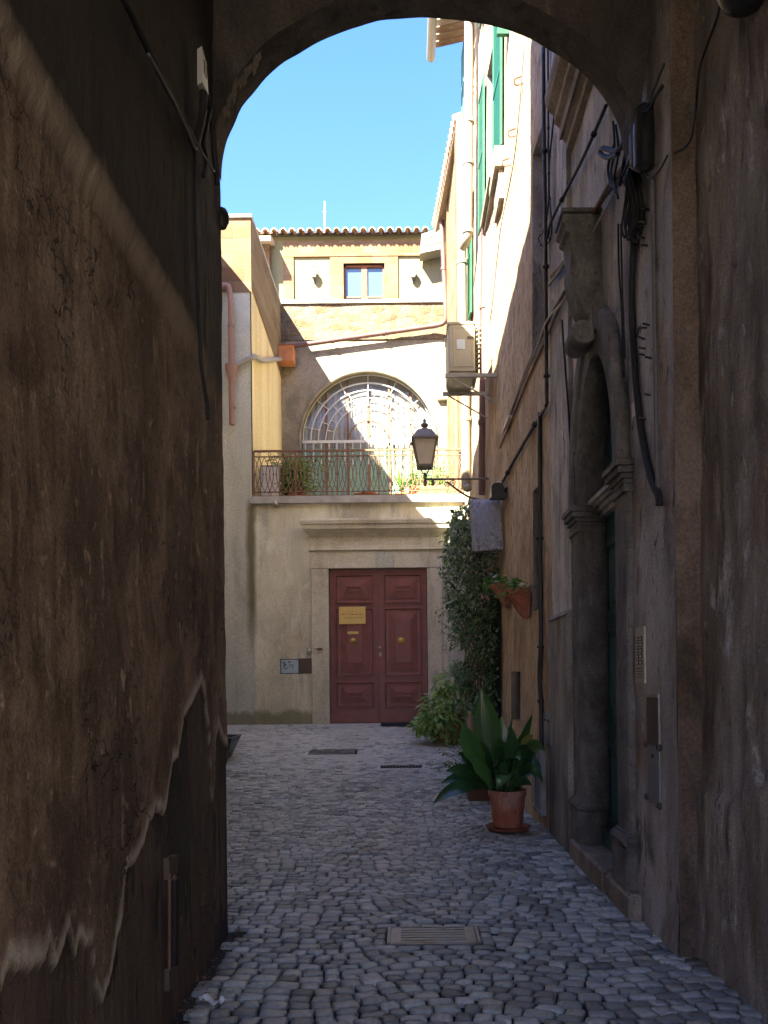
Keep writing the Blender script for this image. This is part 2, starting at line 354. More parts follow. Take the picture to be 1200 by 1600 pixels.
M['cable'] = simple('black_cable', (.018, .017, .017), .75, 0, .3, 20, 0)
M['cable_grey'] = simple('grey_cable', (.13, .12, .115), .6, 0, .3, 20, 0)
M['cable_wht'] = simple('dusty_pale_cable', (.40, .37, .33), .6, 0, .3, 20, 0)
M['rust'] = simple('rusty_iron', (.20, .10, .060), .75, .1, .5, 18, .2)
M['iron'] = simple('dark_iron', (.05, .048, .047), .5, .5, .3, 14, .08)
M['lantern_iron'] = simple('lantern_iron', (.20, .18, .155), .55, .3, .25, 12, .08)
M['white_paint'] = simple('white_paint', (.52, .50, .46), .55, 0, .12, 8, .05)
M['white_plastic'] = simple('white_plastic', (.62, .60, .55), .45, 0, .08, 6, .02)
M['ac'] = simple('cream_metal_casing', (.42, .39, .30), .5, 0, .1, 5, .02)
M['ac_dark'] = simple('condenser_coil', (.16, .14, .12), .5, .4, .3, 20, .1)
M['steel'] = simple('galvanised_steel', (.28, .29, .30), .45, .6, .25, 9, .06, .4, (.18, .13, .10))
M['galv_grey'] = simple('painted_grey_sheet', (.22, .235, .25), .5, .2, .3, 7, .08, .4, (.16, .11, .085))
M['rusty_sheet'] = simple('rust_brown_sheet', (.115, .085, .062), .65, .2, .35, 7, .12)
M['blue_sheet'] = simple('pale_blue_sheet', (.38, .47, .53), .5, .1, .14, 9, .05)
M['green'] = simple('green_shutter_paint', (.012, .10, .045), .5, 0, .2, 6, .05)
M['teal'] = simple('faded_green_shutter_paint', (.06, .19, .14), .55, 0, .2, 6, .05)
M['pale_green'] = simple('pale_green_louvre_paint', (.20, .33, .23), .55, 0, .12, 6, .05)
M['wood'] = simple('varnished_window_wood', (.20, .065, .025), .45, 0, .25, 9, .06)
M['old_wood'] = simple('weathered_wood', (.11, .088, .068), .85, 0, .45, 6, .3)
M['curtain'] = simple('curtain_cloth', (.50, .45, .39), .9, 0, .1, 5, .05)
M['dark_room'] = simple('dark_interior', (.02, .018, .016), .9, 0, .3, 5, 0)
M['black_plastic'] = simple('black_plastic', (.016, .017, .019), .4, 0, .2, 10, .04)
M['rubber'] = simple('dark_mat', (.02, .024, .03), .8, 0, .3, 30, .2)
M['paper'] = simple('paper', (.72, .74, .77), .7, 0, .06, 20, .1)
M['soil'] = simple('soil', (.03, .022, .015), .95, 0, .5, 40, .6)
M['nickel'] = simple('brushed_metal', (.42, .39, .34), .38, .7, .15, 20, .03)
M['label_blue'] = simple('printed_label', (.60, .68, .74), .5, 0, .08, 12, 0)
M['lamp_metal'] = simple('grey_lamp_metal', (.13, .12, .10), .5, .2, .2, 12, .05)
M['frost'] = simple('milky_lantern_glass', (.60, .53, .40), .35, 0, .12, 7, .02, .5)
t = NT('mottled_grey_sheet'); nn = t.noise(26, (1, 1, .55), 6, .75, .5)
c = t.ramp(nn, [(.30, (.02, .02, .024)), (.40, (.07, .07, .08)), (.46, (.24, .25, .29)), (.58, (.30, .31, .35)), (.66, (.62, .63, .66))])
cl = t.ramp(t.noise(3, (1, 1, 1), 3, .5), [(.45, .7), (.6, 0.0)]); c = t.mix(cl, c, (.24, .25, .29))
M['canopy'] = t.done(c, .6)
t = NT('window_glass'); M['glass'] = t.done((.06, .10, .15), .04, 0, .9)
t.bump(t.noise(.8, (1, 1, 1), 2), .02, .02)
t = NT('clear_glass'); gl = t.n('ShaderNodeBsdfGlossy', {'Color': (.9, .95, 1, 1), 'Roughness': .03}); tr = t.n('ShaderNodeBsdfTransparent', {'Color': (.9, .93, .93, 1)})
fr = t.n('ShaderNodeFresnel', {'IOR': 1.5}); mx = t.n('ShaderNodeMixShader', {0: t.math('MULTIPLY', fr.outputs[0], .8), 1: tr.outputs[0], 2: gl.outputs[0]})
df = t.n('ShaderNodeBsdfDiffuse', {'Color': (.30, .30, .29, 1)}); mk = t.n('ShaderNodeMixShader', {0: t.ramp(t.noise(1.6, (1, 1, .6), 5, .6), [(.35, .15), (.65, .45)]), 1: mx.outputs[0], 2: df.outputs[0]}); t.t.links.new(mk.outputs[0], t.t.nodes['Material Output'].inputs[0]); M['clear'] = t.mat
M['ivy'] = leaf_mat('ivy_leaves', [(.03, .075, .022), (.07, .15, .045), (.13, .23, .075), (.22, .28, .17)], .35, .6)
M['bush'] = leaf_mat('variegated_leaves', [(.12, .24, .05), (.24, .40, .10), (.42, .56, .20), (.13, .26, .06)], .42, .5)
M['bamboo'] = leaf_mat('bamboo_leaves', [(.06, .13, .02), (.13, .22, .04), (.22, .31, .07)], .45, .45)
M['herb'] = leaf_mat('bright_green_leaves', [(.06, .16, .02), (.11, .25, .035), (.17, .33, .06)], .45, .45)
M['white_flower'] = leaf_mat('white_petals', [(.6, .6, .56), (.75, .75, .72)], .6, .3)
M['red_leaf'] = leaf_mat('dry_red_leaves', [(.16, .085, .05), (.24, .14, .08)], .6, .3)
t = NT('aspidistra_leaves')
c = t.ramp(t.rand(), [(0, (.018, .055, .018)), (.5, (.03, .09, .022)), (.85, (.06, .165, .03)), (1, (.03, .08, .03))])
c = t.mix(t.ramp(t.noise(16, (1, 1, 1), 5, .7), [(.56, 0.0), (.66, .6)]), c, (.07, .13, .03)); c = t.mix(t.ramp(t.rand(), [(.93, 0.0), (.935, .75)]), c, (.26, .22, .05))
ve = t.n('ShaderNodeTexWave', {'Vector': t.vec(), 'Scale': 14.0, 'Distortion': 1.5}).outputs[1]
t.bump(ve, .12, .004)
M['aspid'] = t.done(c, .30, 0, .6)
tr = t.n('ShaderNodeBsdfTranslucent', {'Color': (.05, .16, .02, 1)}); ad = t.n('ShaderNodeMixShader', {0: .12, 1: t.b.outputs[0], 2: tr.outputs[0]})
t.t.links.new(ad.outputs[0], t.t.nodes['Material Output'].inputs[0])
M['light_plaster'] = wall_mat('pale_lime_plaster', [(.60, .56, .48), (.68, .64, .56), (.74, .70, .62)], .9, (1, 1, .4), [((.50, .46, .38), .6, 1.4, (1, 1, .2), .6)], 50, .4, .01)
M['street'] = wall_mat('pale_bounce_paving', [(.36, .33, .29), (.44, .41, .36), (.50, .47, .42)], 1.5, (1, 1, 1), [((.28, .26, .23), .58, 4, (1, 1, 1), .6)], 30, .4, .01)  # kept pale so the unseen floor throws sunlight back
# ------------------------------------------------------------------ camera, sky, sun
cam = bpy.data.cameras.new('camera'); cam.sensor_fit = 'VERTICAL'; cam.sensor_height = 24; cam.sensor_width = 18
cam.lens = 24 * F / 1600; cam.shift_y = (V0 - 800) / 1600; cam.shift_x = -(U0 - 600) / 1600
cam.clip_start = .05; cam.clip_end = 500
co = bpy.data.objects.new('camera', cam); COL.objects.link(co); co.location = (0, 0, EYE); co.rotation_euler = (R(90), ROLL, 0)
scene.camera = co
SX, SY, SZ = .65, 1.0, -1.05                       # the way the sunlight travels
w = bpy.data.worlds.new('World'); scene.world = w; w.use_nodes = True
wt = w.node_tree; sky = wt.nodes.new('ShaderNodeTexSky'); sky.sky_type = 'NISHITA'; sky.sun_disc = False
sky.sun_elevation = math.atan2(-SZ, sqrt(SX*SX + SY*SY)); sky.sun_rotation = math.atan2(-SX, -SY)
sky.air_density = 1.0; sky.dust_density = .4; sky.ozone_density = 1.0
hs = wt.nodes.new('ShaderNodeHueSaturation'); hs.inputs['Saturation'].default_value = 1.3; wt.links.new(sky.outputs[0], hs.inputs['Color']); tn = wt.nodes.new('ShaderNodeMix'); tn.data_type = 'RGBA'; tn.blend_type = 'MULTIPLY'; tn.inputs[0].default_value = 1; tn.inputs[7].default_value = (.76, .625, .78, 1); wt.links.new(hs.outputs[0], tn.inputs[6]); wt.links.new(tn.outputs[2], wt.nodes['Background'].inputs[0]); wt.nodes['Background'].inputs[1].default_value = .05
sl = bpy.data.lights.new('sun', 'SUN'); sl.energy = 2.5; sl.angle = R(.5); sl.color = (1, .97, .80)
so = bpy.data.objects.new('sun', sl); COL.objects.link(so); so.rotation_euler = Vector((SX, SY, SZ)).to_track_quat('-Z', 'Y').to_euler(); so.location = (0, 0, 30)
scene.view_settings.view_transform = 'Standard'; scene.view_settings.look = 'None'; scene.view_settings.exposure = 4.28; scene.view_settings.gamma = 1
scene.cycles.max_bounces = 10; scene.cycles.diffuse_bounces = 6; scene.cycles.use_denoising = True

# ------------------------------------------------------------------ ground
m = MB(); ys = lin(-18, 8.9, 2.5)[:-1] + lin(8.9, 15.4, .25)[:-1] + lin(15.4, 60, 8)
m.grid(lambda x, y: (x, y, zg(min(y, 15.6)) - .022), lin(-40, 40, 8), ys)
g = m.build('ground', M['dirt']); g['kind'] = 'structure'
m = MB(); m.grid(lambda x, y: (x, y, -.004), lin(-12, 12, 3), lin(-18, 2.74, 2)); g = m.build('bounce_paving', M['street'], smooth=True); g['kind'] = 'structure'  # unseen floor behind the camera, added to bounce sunlight into the passage
def rowline(x, j):
    y = 2.75 + j * .086
    s = min(1, max(0, (x + .75) / .5)) * min(1, max(0, (1.45 - x) / .6))
    return y + s * (.10 * sin(2*pi*x/1.9 + .9 + .45*sin(y*.8)) ) + .016 * float(vnoise(x*3, j*.9, 5)) + .012*sin(7*x + j)
GR = (-.13, .42, 4.66, 4.98)            # the near grate
SLOTS = [GR, (-1.62, -.84, 12.82, 13.2), (-.42, .24, 11.86, 12.04)]
m = MB()
def add_stone(q):
    cx, cy = sum(p[0] for p in q)/4, sum(p[1] for p in q)/4
    o = []
    for k in range(4):
        a, b, c = q[k-1], q[k], q[(k+1) % 4]; r = random.uniform(.07, .17)
        o.append((b[0] + (a[0]-b[0])*r, b[1] + (a[1]-b[1])*r)); o.append((b[0] + (c[0]-b[0])*r, b[1] + (c[1]-b[1])*r))
    dz = random.uniform(-.005, .004); tx, ty = random.uniform(-.04, .04), random.uniform(-.04, .04)
    z0 = zg(cy); sh = 1 - .055*min(1, max(0, (7.5 - cy)/3))
    def ring(f, z): f = f*sh; return [(cx + (p[0]-cx)*f, cy + (p[1]-cy)*f, z0 + z + dz + tx*(p[0]-cx) + ty*(p[1]-cy)) for p in o]
    vs = ring(1.03, -.04) + ring(1, -.006) + ring(.945, .0) + ring(.5, .003) + [(cx, cy, z0+.0035+dz)]
    fs = [(8*a+k, 8*a+(k+1) % 8, 8*a+8+(k+1) % 8, 8*a+8+k) for a in range(3) for k in range(8)] + [(24+k, 24+(k+1) % 8, 32) for k in range(8)]
    m.add(vs, fs)
for j in range(0, 148):
    yb = 2.75 + j * .086
    xl = -1.09 if yb < 5.0 else -.27 * yb - .2
    x = xl - random.random() * .1
    while x < 1.66:
        wd = random.uniform(.085, .14); x0, x1 = x + .003, x + wd - .003; x += wd
        xc = (x0 + x1) / 2
        sl_ = (rowline(xc+.05, j) - rowline(xc-.05, j)) / .1
        def crn(xx, jj, sg): return (xx - sg * sl_ * .05 + random.uniform(-.006, .006), rowline(xx, jj) + .003 * -sg + random.uniform(-.005, .005))
        q = [crn(x0, j, -1), crn(x1, j, -1), crn(x1, j+1, 1), crn(x0, j+1, 1)]
        cx, cy = sum(p[0] for p in q)/4, sum(p[1] for p in q)/4
        if any(a-.09 < cx < b+.09 and c-.085 < cy < d+.085 for a, b, c, d in SLOTS[:1]) or any(a-.04 < cx < b+.04 and c-.035 < cy < d+.035 for a, b, c, d in SLOTS[1:]) or cy > 15.36: continue
        if cy < 5.0 and cx < -1.06: continue
        add_stone(q)
a, b, c, d = GR
for (x0, x1, y0, y1, nx, ny) in ((a-.085, a-.006, c-.01, d+.01, 1, 3), (b+.006, b+.085, c-.01, d+.01, 1, 3), (a-.085, b+.085, c-.082, c-.012, 5, 1), (a-.085, b+.085, d+.012, d+.082, 5, 1)):
    for i in range(nx):
        for j in range(ny):
            xa, xb = x0 + (x1-x0)*i/nx, x0 + (x1-x0)*(i+1)/nx; ya, yb = y0 + (y1-y0)*j/ny, y0 + (y1-y0)*(j+1)/ny
            rj = lambda: random.uniform(-.004, .004)
            add_stone([(xa+.003+rj(), ya+.003+rj()), (xb-.003+rj(), ya+.003+rj()), (xb-.003+rj(), yb-.003+rj()), (xa+.003+rj(), yb-.003+rj())])
g = m.build('cobblestones', M['cobble'], smooth='all'); g['kind'] = 'structure'

def grit(x, y):
    k = min(1, max(0, (y - 8.5)/4.6)); k = k*k*(3-2*k)
    return (x, y, zg(y) - .018 + .0175*k + .008*(float(fbm(x*1.2, y*1.2, 6))-.4)*(.4+k) + .004*float(vnoise(x*6, y*6, 8)))
m = MB(); m.grid(grit, lin(-6, 1.5, .1), lin(7.0, 15.42, .1), skip=lambda a, b: any(q[0] < a < q[1] and q[2] < b < q[3] for q in SLOTS)); g = m.build('courtyard_paving', M['asphalt'], smooth=True); g['kind'] = 'structure'
# drain grates
def grate(label, x0, x1, y0, y1, n, along, solid=.0, mats=('steel', 'iron')):
    z = zg((y0+y1)/2); sl_ = (zg(y1) - zg(y0)) / (y1 - y0)
    zz = lambda y: zg(y0) + sl_ * (y - y0)
    t = thing('drain_grate', label, 'drain grate', ((x0+x1)/2, (y0+y1)/2, z - .03))
    def bar(mb, a, b, c, d, h=.006):
        mb.add([(a,c,zz(c)-.03),(b,c,zz(c)-.03),(b,d,zz(d)-.03),(a,d,zz(d)-.03),(a,c,zz(c)+h),(b,c,zz(c)+h),(b,d,zz(d)+h),(a,d,zz(d)+h)],
               [(4,5,6,7),(0,1,5,4),(1,2,6,5),(2,3,7,6),(3,0,4,7)])
    f = MB(); e = .018
    bar(f, x0, x0+e, y0, y1, .012); bar(f, x1-e, x1, y0, y1, .012); bar(f, x0+e, x1-e, y0, y0+e*.6, .004); bar(f, x0+e, x1-e, y1-e*.6, y1, .004)
    f.build('frame', M[mats[0]], t)
    s = MB(); a, b = x0+e+.003, x1-e-.003
    if along == 'x':
        yy = lin(y0+e, y1-e, (y1-y0-2*e)/n)
        for k in range(n):
            bar(s, a + solid, b - solid, yy[k], yy[k] + (yy[1]-yy[0])*.62)
        if solid: bar(s, a, a+solid, y0+e, y1-e, .005); bar(s, b-solid, b, y0+e, y1-e, .005)
    else:
        xx = lin(a, b, (b-a)/n)
        for k in range(n): bar(s, xx[k], xx[k] + (xx[1]-xx[0])*.55, y0+e, y1-e)
    s.build('slats', M[mats[0]], t)
    d = MB(); d.add([(x0+.01,y0+.01,zz(y0)-.02),(x1-.01,y0+.01,zz(y0)-.02),(x1-.01,y1-.01,zz(y1)-.02),(x0+.01,y1-.01,zz(y1)-.02)], [(0,1,2,3)])
    d.build('pit', M['dark_room'], t)
grate('wide iron drain grate with five long slots in the cobbles nearest the archway', *GR, 6, 'x', .06)
grate('pale fine barred drain grate lying flat in the asphalt before the red door', -1.60, -.86, 12.84, 13.18, 26, 'y', mats=('steel', 'iron'))
grate('narrow dark slotted drain strip between the potted plants and the pale grate', -.40, .22, 11.88, 12.02, 12, 'y', mats=('iron', 'iron'))

# ------------------------------------------------------------------ archway house (we stand in its passage)
arch = thing('archway_house', 'dark plastered vaulted archway framing the lane, nearest the viewer', 'archway', (0, 2, 0))
PEEL = [(0,1450),(50,1300),(100,1350),(130,1370),(190,1320),(215,1200),(245,1330),(300,1230),(320,1200),(350,1350),(370,1240),(430,1260),(440,1450),(480,1530),(520,1350),(545,1180),(580,1050),(590,900),(630,850),(650,780),(700,670),(770,620),(790,520),(805,400),(830,370),(850,200),(870,150),(900,100),(930,30),(950,120),(965,250),(975,560),(985,560),(995,300),(1010,240),(1045,330),(1056,420)]
pl = [PL(a/2.963, 1060 + b/2.963) for a, b in PEEL]
py_ = np.array([p[1] for p in pl]); pz_ = np.array([p[2] for p in pl])
o_ = np.argsort(py_); py_, pz_ = py_[o_], pz_[o_]
yy = np.array(lin(-5.5, 1.7, .12)[:-1] + lin(1.7, 4.93, .012)); zz = np.array(lin(-.05, 4.4, .014)[:-1] + lin(4.4, 6.6, .06))
YY, ZZ = np.meshgrid(yy, zz)
edge = np.interp(YY, py_, pz_, left=.45) + (fbm(YY*9, ZZ*2, 11) - .47) * .12
sd = ZZ - edge
peel = np.clip(.5 - sd/.012, 0, 1)
lip = np.clip(1 - np.abs(sd - .035) / (.015 + .07*fbm(YY*5, ZZ*.6, 4)), 0, 1) * (sd > -.005)
streak = (fbm(YY*22, ZZ*1.6, 21) - .47)
up = 1/(1+np.exp(-(ZZ - 3.31)/.022)); tap = np.clip((4.75-YY)/.9, 0, 1)
band_light = np.clip(1 - np.abs(ZZ-3.31)/.075, 0, 1)**.6 * np.clip((4.55-YY)/.5, 0, 1) * (.6+.8*fbm(YY*12, ZZ*4, 8))
X = -1.1 + .045*up*tap + streak*.010 + (fbm(YY*3, ZZ*2, 31)-.47)*.03 + (fbm(YY*40, ZZ*8, 41)-.47)*.008 - peel*.012 + .004*lip
X[:, -1] -= .02
X = np.where(YY > 4.86, X - (YY-4.86)*.35*(.4+fbm(ZZ*6, YY*0, 9)), X)
m = MB(); ny, nz = len(yy), len(zz)
m.v = list(map(tuple, np.stack([X, YY, ZZ], -1).reshape(-1, 3)))
idx = np.arange(ny*nz).reshape(nz, ny)
m.f = list(map(tuple, np.stack([idx[:-1,:-1], idx[1:,:-1], idx[1:,1:], idx[:-1,1:]], -1).reshape(-1, 4))); m.m = [0]*len(m.f)
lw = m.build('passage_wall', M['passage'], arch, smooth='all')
for nm, arr in (('peel', peel), ('lip', lip), ('band_light', np.clip(band_light, 0, 1))):
    a = lw.data.attributes.new(nm, 'FLOAT', 'POINT'); a.data.foreach_set('value', arr.reshape(-1).astype(np.float32))
# right hand wall of the passage, set back behind the pier
yy = lin(-5.5, 2.4, .3)[:-1] + lin(2.4, 4.39, .03)
def rw(y, z):
    return (1.62 + (float(fbm(y*14, z*1.4, 51))-.47)*.03 + (float(fbm(y*2, z*2, 52))-.47)*.05 - (.03 if z < .75 + .5*float(vnoise(y*3, 1, 3)) else 0), y, z)
m = MB(); m.grid(rw, yy, lin(-.05, 6.6, .05)); m.build('passage_wall', M['near_right'], arch, smooth='all')
m = MB(); m.grid(lambda x, z: (x, 4.39 + (float(fbm(x*8, z*3, 61))-.47)*.03, z), lin(1.485, 1.66, .035), lin(-.05, 6.6, .06))
m.build('pier_return', M['pier_reveal'], arch, smooth='all')  # darker plaster stands in for shade on the side turned from the light
def pierx(y, z): return (1.485 + (float(fbm(y*10, z*1.6, 71))-.47)*.016 + (float(fbm(y*2, z*1.1, 72))-.47)*.016 - .02*max(0, (.5-z)), y, z)
m = MB(); m.grid(pierx, lin(4.39, 5.2, .03), lin(-.05, 7, .05)); m.build('pier', M['pale_plaster'], arch, smooth='all')
# the arch ring
ACX, AA, ZS = .133, 1.243, 4.65
def arcp(a):
    x = ACX + AA*cos(a); b = 1.0 if cos(a) < 0 else .90
    zs = 4.62 if cos(a) < 0 else 4.72
    n = (float(vnoise(a*9, 2.2, 15))-.5)*.018
    return (x + n*cos(a), zs + (5.62 - zs if True else b)*sin(a) + n*sin(a))
A = [arcp(pi*k/72) for k in range(73)]
m = MB()
def ringf(ypos):
    o = len(m.v); top = 7.0
    for (x, z) in A: m.v.append((x, ypos, z))
    for (x, z) in A: m.v.append((ACX + (x-ACX)*1.3, ypos, top))
    n = len(A)
    for k in range(n-1): m.f.append((o+k, o+k+1, o+n+k+1, o+n+k)); m.m.append(0)
    return o
a0 = ringf(4.70); a1 = ringf(4.93); n = len(A)
mid = len(m.v)
for y in lin(4.70, 4.93, .05)[1:-1]:
    pass
for k in range(n-1): m.f.append((a0+k, a0+k+1, a1+k+1, a1+k)); m.m.append(1)
m.build('arch', [M['passage_up'], M['arch_reveal']], arch)  # near face coloured dark for its shade, reveal paler where courtyard light reaches
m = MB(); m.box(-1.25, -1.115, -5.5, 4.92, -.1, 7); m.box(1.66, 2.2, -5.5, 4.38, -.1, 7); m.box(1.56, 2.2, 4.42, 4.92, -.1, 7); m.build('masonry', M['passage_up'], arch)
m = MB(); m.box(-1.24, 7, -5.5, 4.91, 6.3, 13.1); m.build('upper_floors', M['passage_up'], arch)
# worn patches of pale render on the arch's reveal
m = MB()
for k in range(14):
    a = pi - .30 - .028*k; x, z = arcp(a); x2, z2 = arcp(a - .028)
    nx, nz = -cos(a)*.004, -sin(a)*.004
    y0 = 4.72 + .015*sin(k*1.9); wd = .05 + .045*abs(sin(k*.9+.6))
    m.add([(x+nx, y0, z+nz), (x2+nx, y0+.012*sin(k), z2+nz), (x2+nx, y0+wd*.9, z2+nz), (x+nx, y0+wd, z+nz)], [(0,1,2,3)])
m.build('pale_render_patch', M['dressing'], arch)

# ------------------------------------------------------------------ houses out of the lane's left side (hidden, they cast the shade)
def block(name, label, pts, z0, z1, mat):
    t = thing(name, label, 'house', (sum(p[0] for p in pts)/len(pts), sum(p[1] for p in pts)/len(pts), 0))
    m = MB(); m.prism(pts, 'z', z0, z1); m.build('wall', mat, t); return t
block('tall_house', 'tall plastered house left of the lane behind the arch', [(-1.15, 4.945), (-2.25, 8.735), (-4.2, 8.735), (-4.2, 4.5), (-1.27, 4.5), (-1.27, 4.945)], -.1, 11.0, M['light_plaster'])
block('low_house', 'lower plastered house left of the courtyard', [(-2.25, 8.72), (-3.55, 13.4), (-5.2, 13.4), (-4.6, 8.72)], -.1, 9.75, M['light_plaster'])
block('corner_house', 'plastered house at the left corner of the courtyard', [(-3.56, 13.42), (-3.95, 15.3), (-5.6, 15.3), (-5.2, 13.42)], -.1, 10.3, M['light_plaster'])
# ------------------------------------------------------------------ right hand side: portal house
ph = thing('portal_house', 'pale weathered plaster house with a dark stone arched portal on the right', 'house', (1.6, 6.5, 0))
def fa(y, z, x=1.485): return (x + (float(fbm(y*9, z*1.5, 81))-.47)*.02 + (float(fbm(y*1.6, z, 82))-.47)*.03, y, z)
PY, PR, PS = 6.06, .57, 2.95             # portal centre, half width, springing
hole = (5.34, 6.82, -.2, 4.1)
ys_ = cuts(5.2, 6.98, .06, [5.34, 6.82]); zs_ = cuts(-.05, 9, .09, [4.1])
m = MB(); m.grid(fa, ys_, zs_, skip=holes_skip([hole])); m.build('wall', M['pale_plaster'], ph, smooth='all')
m = MB(); m.grid(lambda y, z: fa(y, z, 1.45), lin(6.98, 7.9, .06), lin(2.1, 9, .09))
m.grid(lambda x, z: (x, 6.975 + (float(fbm(x*9, z*2, 83))-.5)*.02, z), lin(1.44, 1.50, .03), lin(2.1, 9, .09)); m.build('corner_pilaster', M['pale_plaster'], ph, smooth='all')
m = MB(); m.grid(lambda y, z: fa(y, z, 1.405), lin(6.96, 7.93, .05), lin(-.05, 2.1, .06))
m.grid(lambda x, z: (x, 6.955 + (float(fbm(x*6, z*3, 84))-.5)*.03, z), lin(1.395, 1.5, .03), lin(-.05, 2.1, .06))
m.add([(1.40,6.95,2.1),(1.40,7.93,2.1),(1.465,7.93,2.16),(1.465,6.99,2.16)], [(0,1,2,3)]); m.add([(1.40,6.95,2.1),(1.465,6.99,2.16),(1.52,6.99,2.16),(1.52,6.95,2.1)], [(0,1,2,3)])
m.build('corner_plinth', wall_mat('plinth_plaster', [(.13, .115, .095), (.22, .20, .17), (.31, .285, .245)], 2, (1, 1, .35),
    [((.13, .075, .04), .56, 1.5, (1, 1, .5), .8), ((.40, .38, .34), .6, 5, (1, 1, .2), .8)], 70, 1, .02), ph, smooth='all')
def el(ry, rz, k0=0, k1=24, n=24): return [(PY + ry*cos(pi*k/n), PS + rz*sin(pi*k/n)) for k in range(k0, k1+1)]
# spandrel infill between the rectangular wall opening and the arch
def annulus(mb, inner, outer, x):
    o = len(mb.v); n = len(inner); mb.v += [(x, p[0], p[1]) for p in inner] + [(x, p[0], p[1]) for p in outer]
    mb.f += [(o+k, o+k+1, o+n+k+1, o+n+k) for k in range(n-1)]; mb.m += [0]*(n-1)
def strip(mb, pts, xa, xb):
    o = len(mb.v); n = len(pts); mb.v += [(xa, p[0], p[1]) for p in pts] + [(xb, p[0], p[1]) for p in pts]
    mb.f += [(o+k, o+k+1, o+n+k+1, o+n+k) for k in range(n-1)]; mb.m += [0]*(n-1)
inn = el(.57, 1.02); mid_ = el(.70, 1.20); out = el(.80, 1.36)
m = MB(); annulus(m, inn, mid_, 1.43); strip(m, mid_, 1.43, 1.405); annulus(m, mid_, out, 1.405); strip(m, out, 1.405, 1.52); strip(m, inn, 1.43, 1.82)
m.build('archivolt', M['peperino'], ph)
m = MB(); annulus(m, out, [(min(6.85, max(5.31, PY + (p[0]-PY)*3)), 4.45 if p[1] > 3.3 else max(p[1], PS)) for p in out], 1.49); m.build('spandrel', M['pale_plaster'], ph)
def pillar(y0, y1):
    p = MB(); p.cbox(1.44, 1.82, y0, y1, .52, 2.80, .012); s = p.build('portal_pillar', M['peperino'], ph)
    b = MB(); b.cbox(1.405, 1.82, y0-.035, y1+.035, .165, .44, .015)
    b.tube([(1.425, y0-.02, .475), (1.425, y1+.02, .475)], .035, 8); b.tube([(1.42, y0-.015, .475), (1.8, y0-.015, .475)], .035, 8); b.cbox(1.425, 1.82, y0-.015, y1+.015, .44, .53, .01)
    b.build('pillar_base', M['peperino'], s)
    c = MB(); c.cbox(1.42, 1.82, y0-.02, y1+.02, 2.75, 2.80, .008)
    for k, (d, za, zb) in enumerate([(.018, 2.80, 2.835), (.034, 2.835, 2.87), (.058, 2.87, 2.915), (.075, 2.915, 2.96)]):
        c.cbox(1.44-d, 1.82, y0-d*.6, y1+d*.6, za, zb, .008)
    c.build('pillar_capital', M['peperino'], s)
pillar(6.63, 6.92); pillar(5.20, 5.49)
# console keystone
prof = [(1.50,4.98),(1.20,4.98),(1.19,4.92),(1.215,4.90),(1.215,4.86),(1.245,4.84),(1.25,4.78),(1.255,4.70),(1.25,4.60),(1.262,4.50),(1.29,4.40),(1.325,4.31),(1.36,4.25),(1.385,4.21)]
bc = (1.335, 4.10, .088)
prof += [(bc[0]+bc[2]*cos(a), bc[1]+bc[2]*sin(a)) for a in [R(60 + 20*k) for k in range(13)]] + [(1.42, 4.05), (1.50, 4.12)]
m = MB()
n = len(prof)
for a, b, g in ((5.93, 6.19, 0),):
    m.prism([(x, z) for x, z in prof], 'y', a, b)
for yv in (5.925, 6.195):
    m.lathe((bc[0], yv, bc[1]), [(.001, .012), (.04, .012), (.045, .004), (.06, .004), (.07, .012), (.086, .012), (.088, 0)], 20, ax='y')
m.cbox(1.185, 1.5, 5.91, 6.21, 4.99, 5.02, .006)
m.build('console', M['peperino'], ph, smooth=True)
# doorstep, in two stones
s = MB(); s.cbox(1.385, 1.85, 5.72, 6.90, -.04, .165, .02); s.cbox(1.395, 1.85, 5.06, 5.713, -.04, .16, .025); s.build('doorstep', M['dressing'], ph)
d = MB(); d.box(1.665, 1.70, 5.40, 6.72, .16, 4.05); dr = d.build('door', M['green_door'], ph)
q = MB()
for z0, z1 in ((.35, 1.0), (1.12, 1.95), (2.05, 2.65)):
    for y0, y1 in ((5.55, 6.0), (6.12, 6.57)):
        q.box(1.65, 1.664, y0, y1, z0, z0+.04); q.box(1.65, 1.664, y0, y1, z1-.04, z1); q.box(1.65, 1.664, y0, y0+.04, z0, z1); q.box(1.65, 1.664, y1-.04, y1, z0, z1)
        q.cbox(1.647, 1.664, y0+.09, y1-.09, z0+.09, z1-.09, .008)
q.box(1.60, 1.663, 5.50, 6.62, .165, .30); q.build('door_panels', M['green_door'], dr)
q = MB(); q.lathe((1.635, 5.95, 1.28), [(.001, .03), (.02, .028), (.03, .01), (.015, -.02)], 12); q.build('handle', M['nickel'], dr)
q = MB()
for k, (x, za, zb) in enumerate([(1.61, 2.86, 2.90), (1.58, 2.90, 2.935), (1.55, 2.935, 2.965), (1.52, 2.965, 3.0)]): q.box(x, 1.664, 5.49, 6.63, za, zb)
q.build('transom_cornice', M['pale_plaster'], ph)
# window hood over the portal, partly beyond the arch
pr = [(1.50,6.08),(1.43,6.10),(1.43,6.17),(1.40,6.20),(1.375,6.20),(1.375,6.30),(1.33,6.34),(1.33,6.40),(1.27,6.46),(1.25,6.52),(1.25,6.58),(1.50,6.66)]
m = MB(); m.prism(pr, 'y', 5.3, 6.93); m.build('window_hood', M['dressing'], ph)
for ya in (5.55, 6.72): m = MB(); m.box(1.44, 1.50, ya, ya+.08, 6.66, 7.9); m.build('window_jamb', M['dressing'], ph)
m = MB(); m.box(1.53, 7, 5.24, 7.88, 4.6, 8.9); m.box(1.9, 7, 5.24, 7.88, -.1, 4.6); m.build('masonry', M['pale_plaster'], ph)

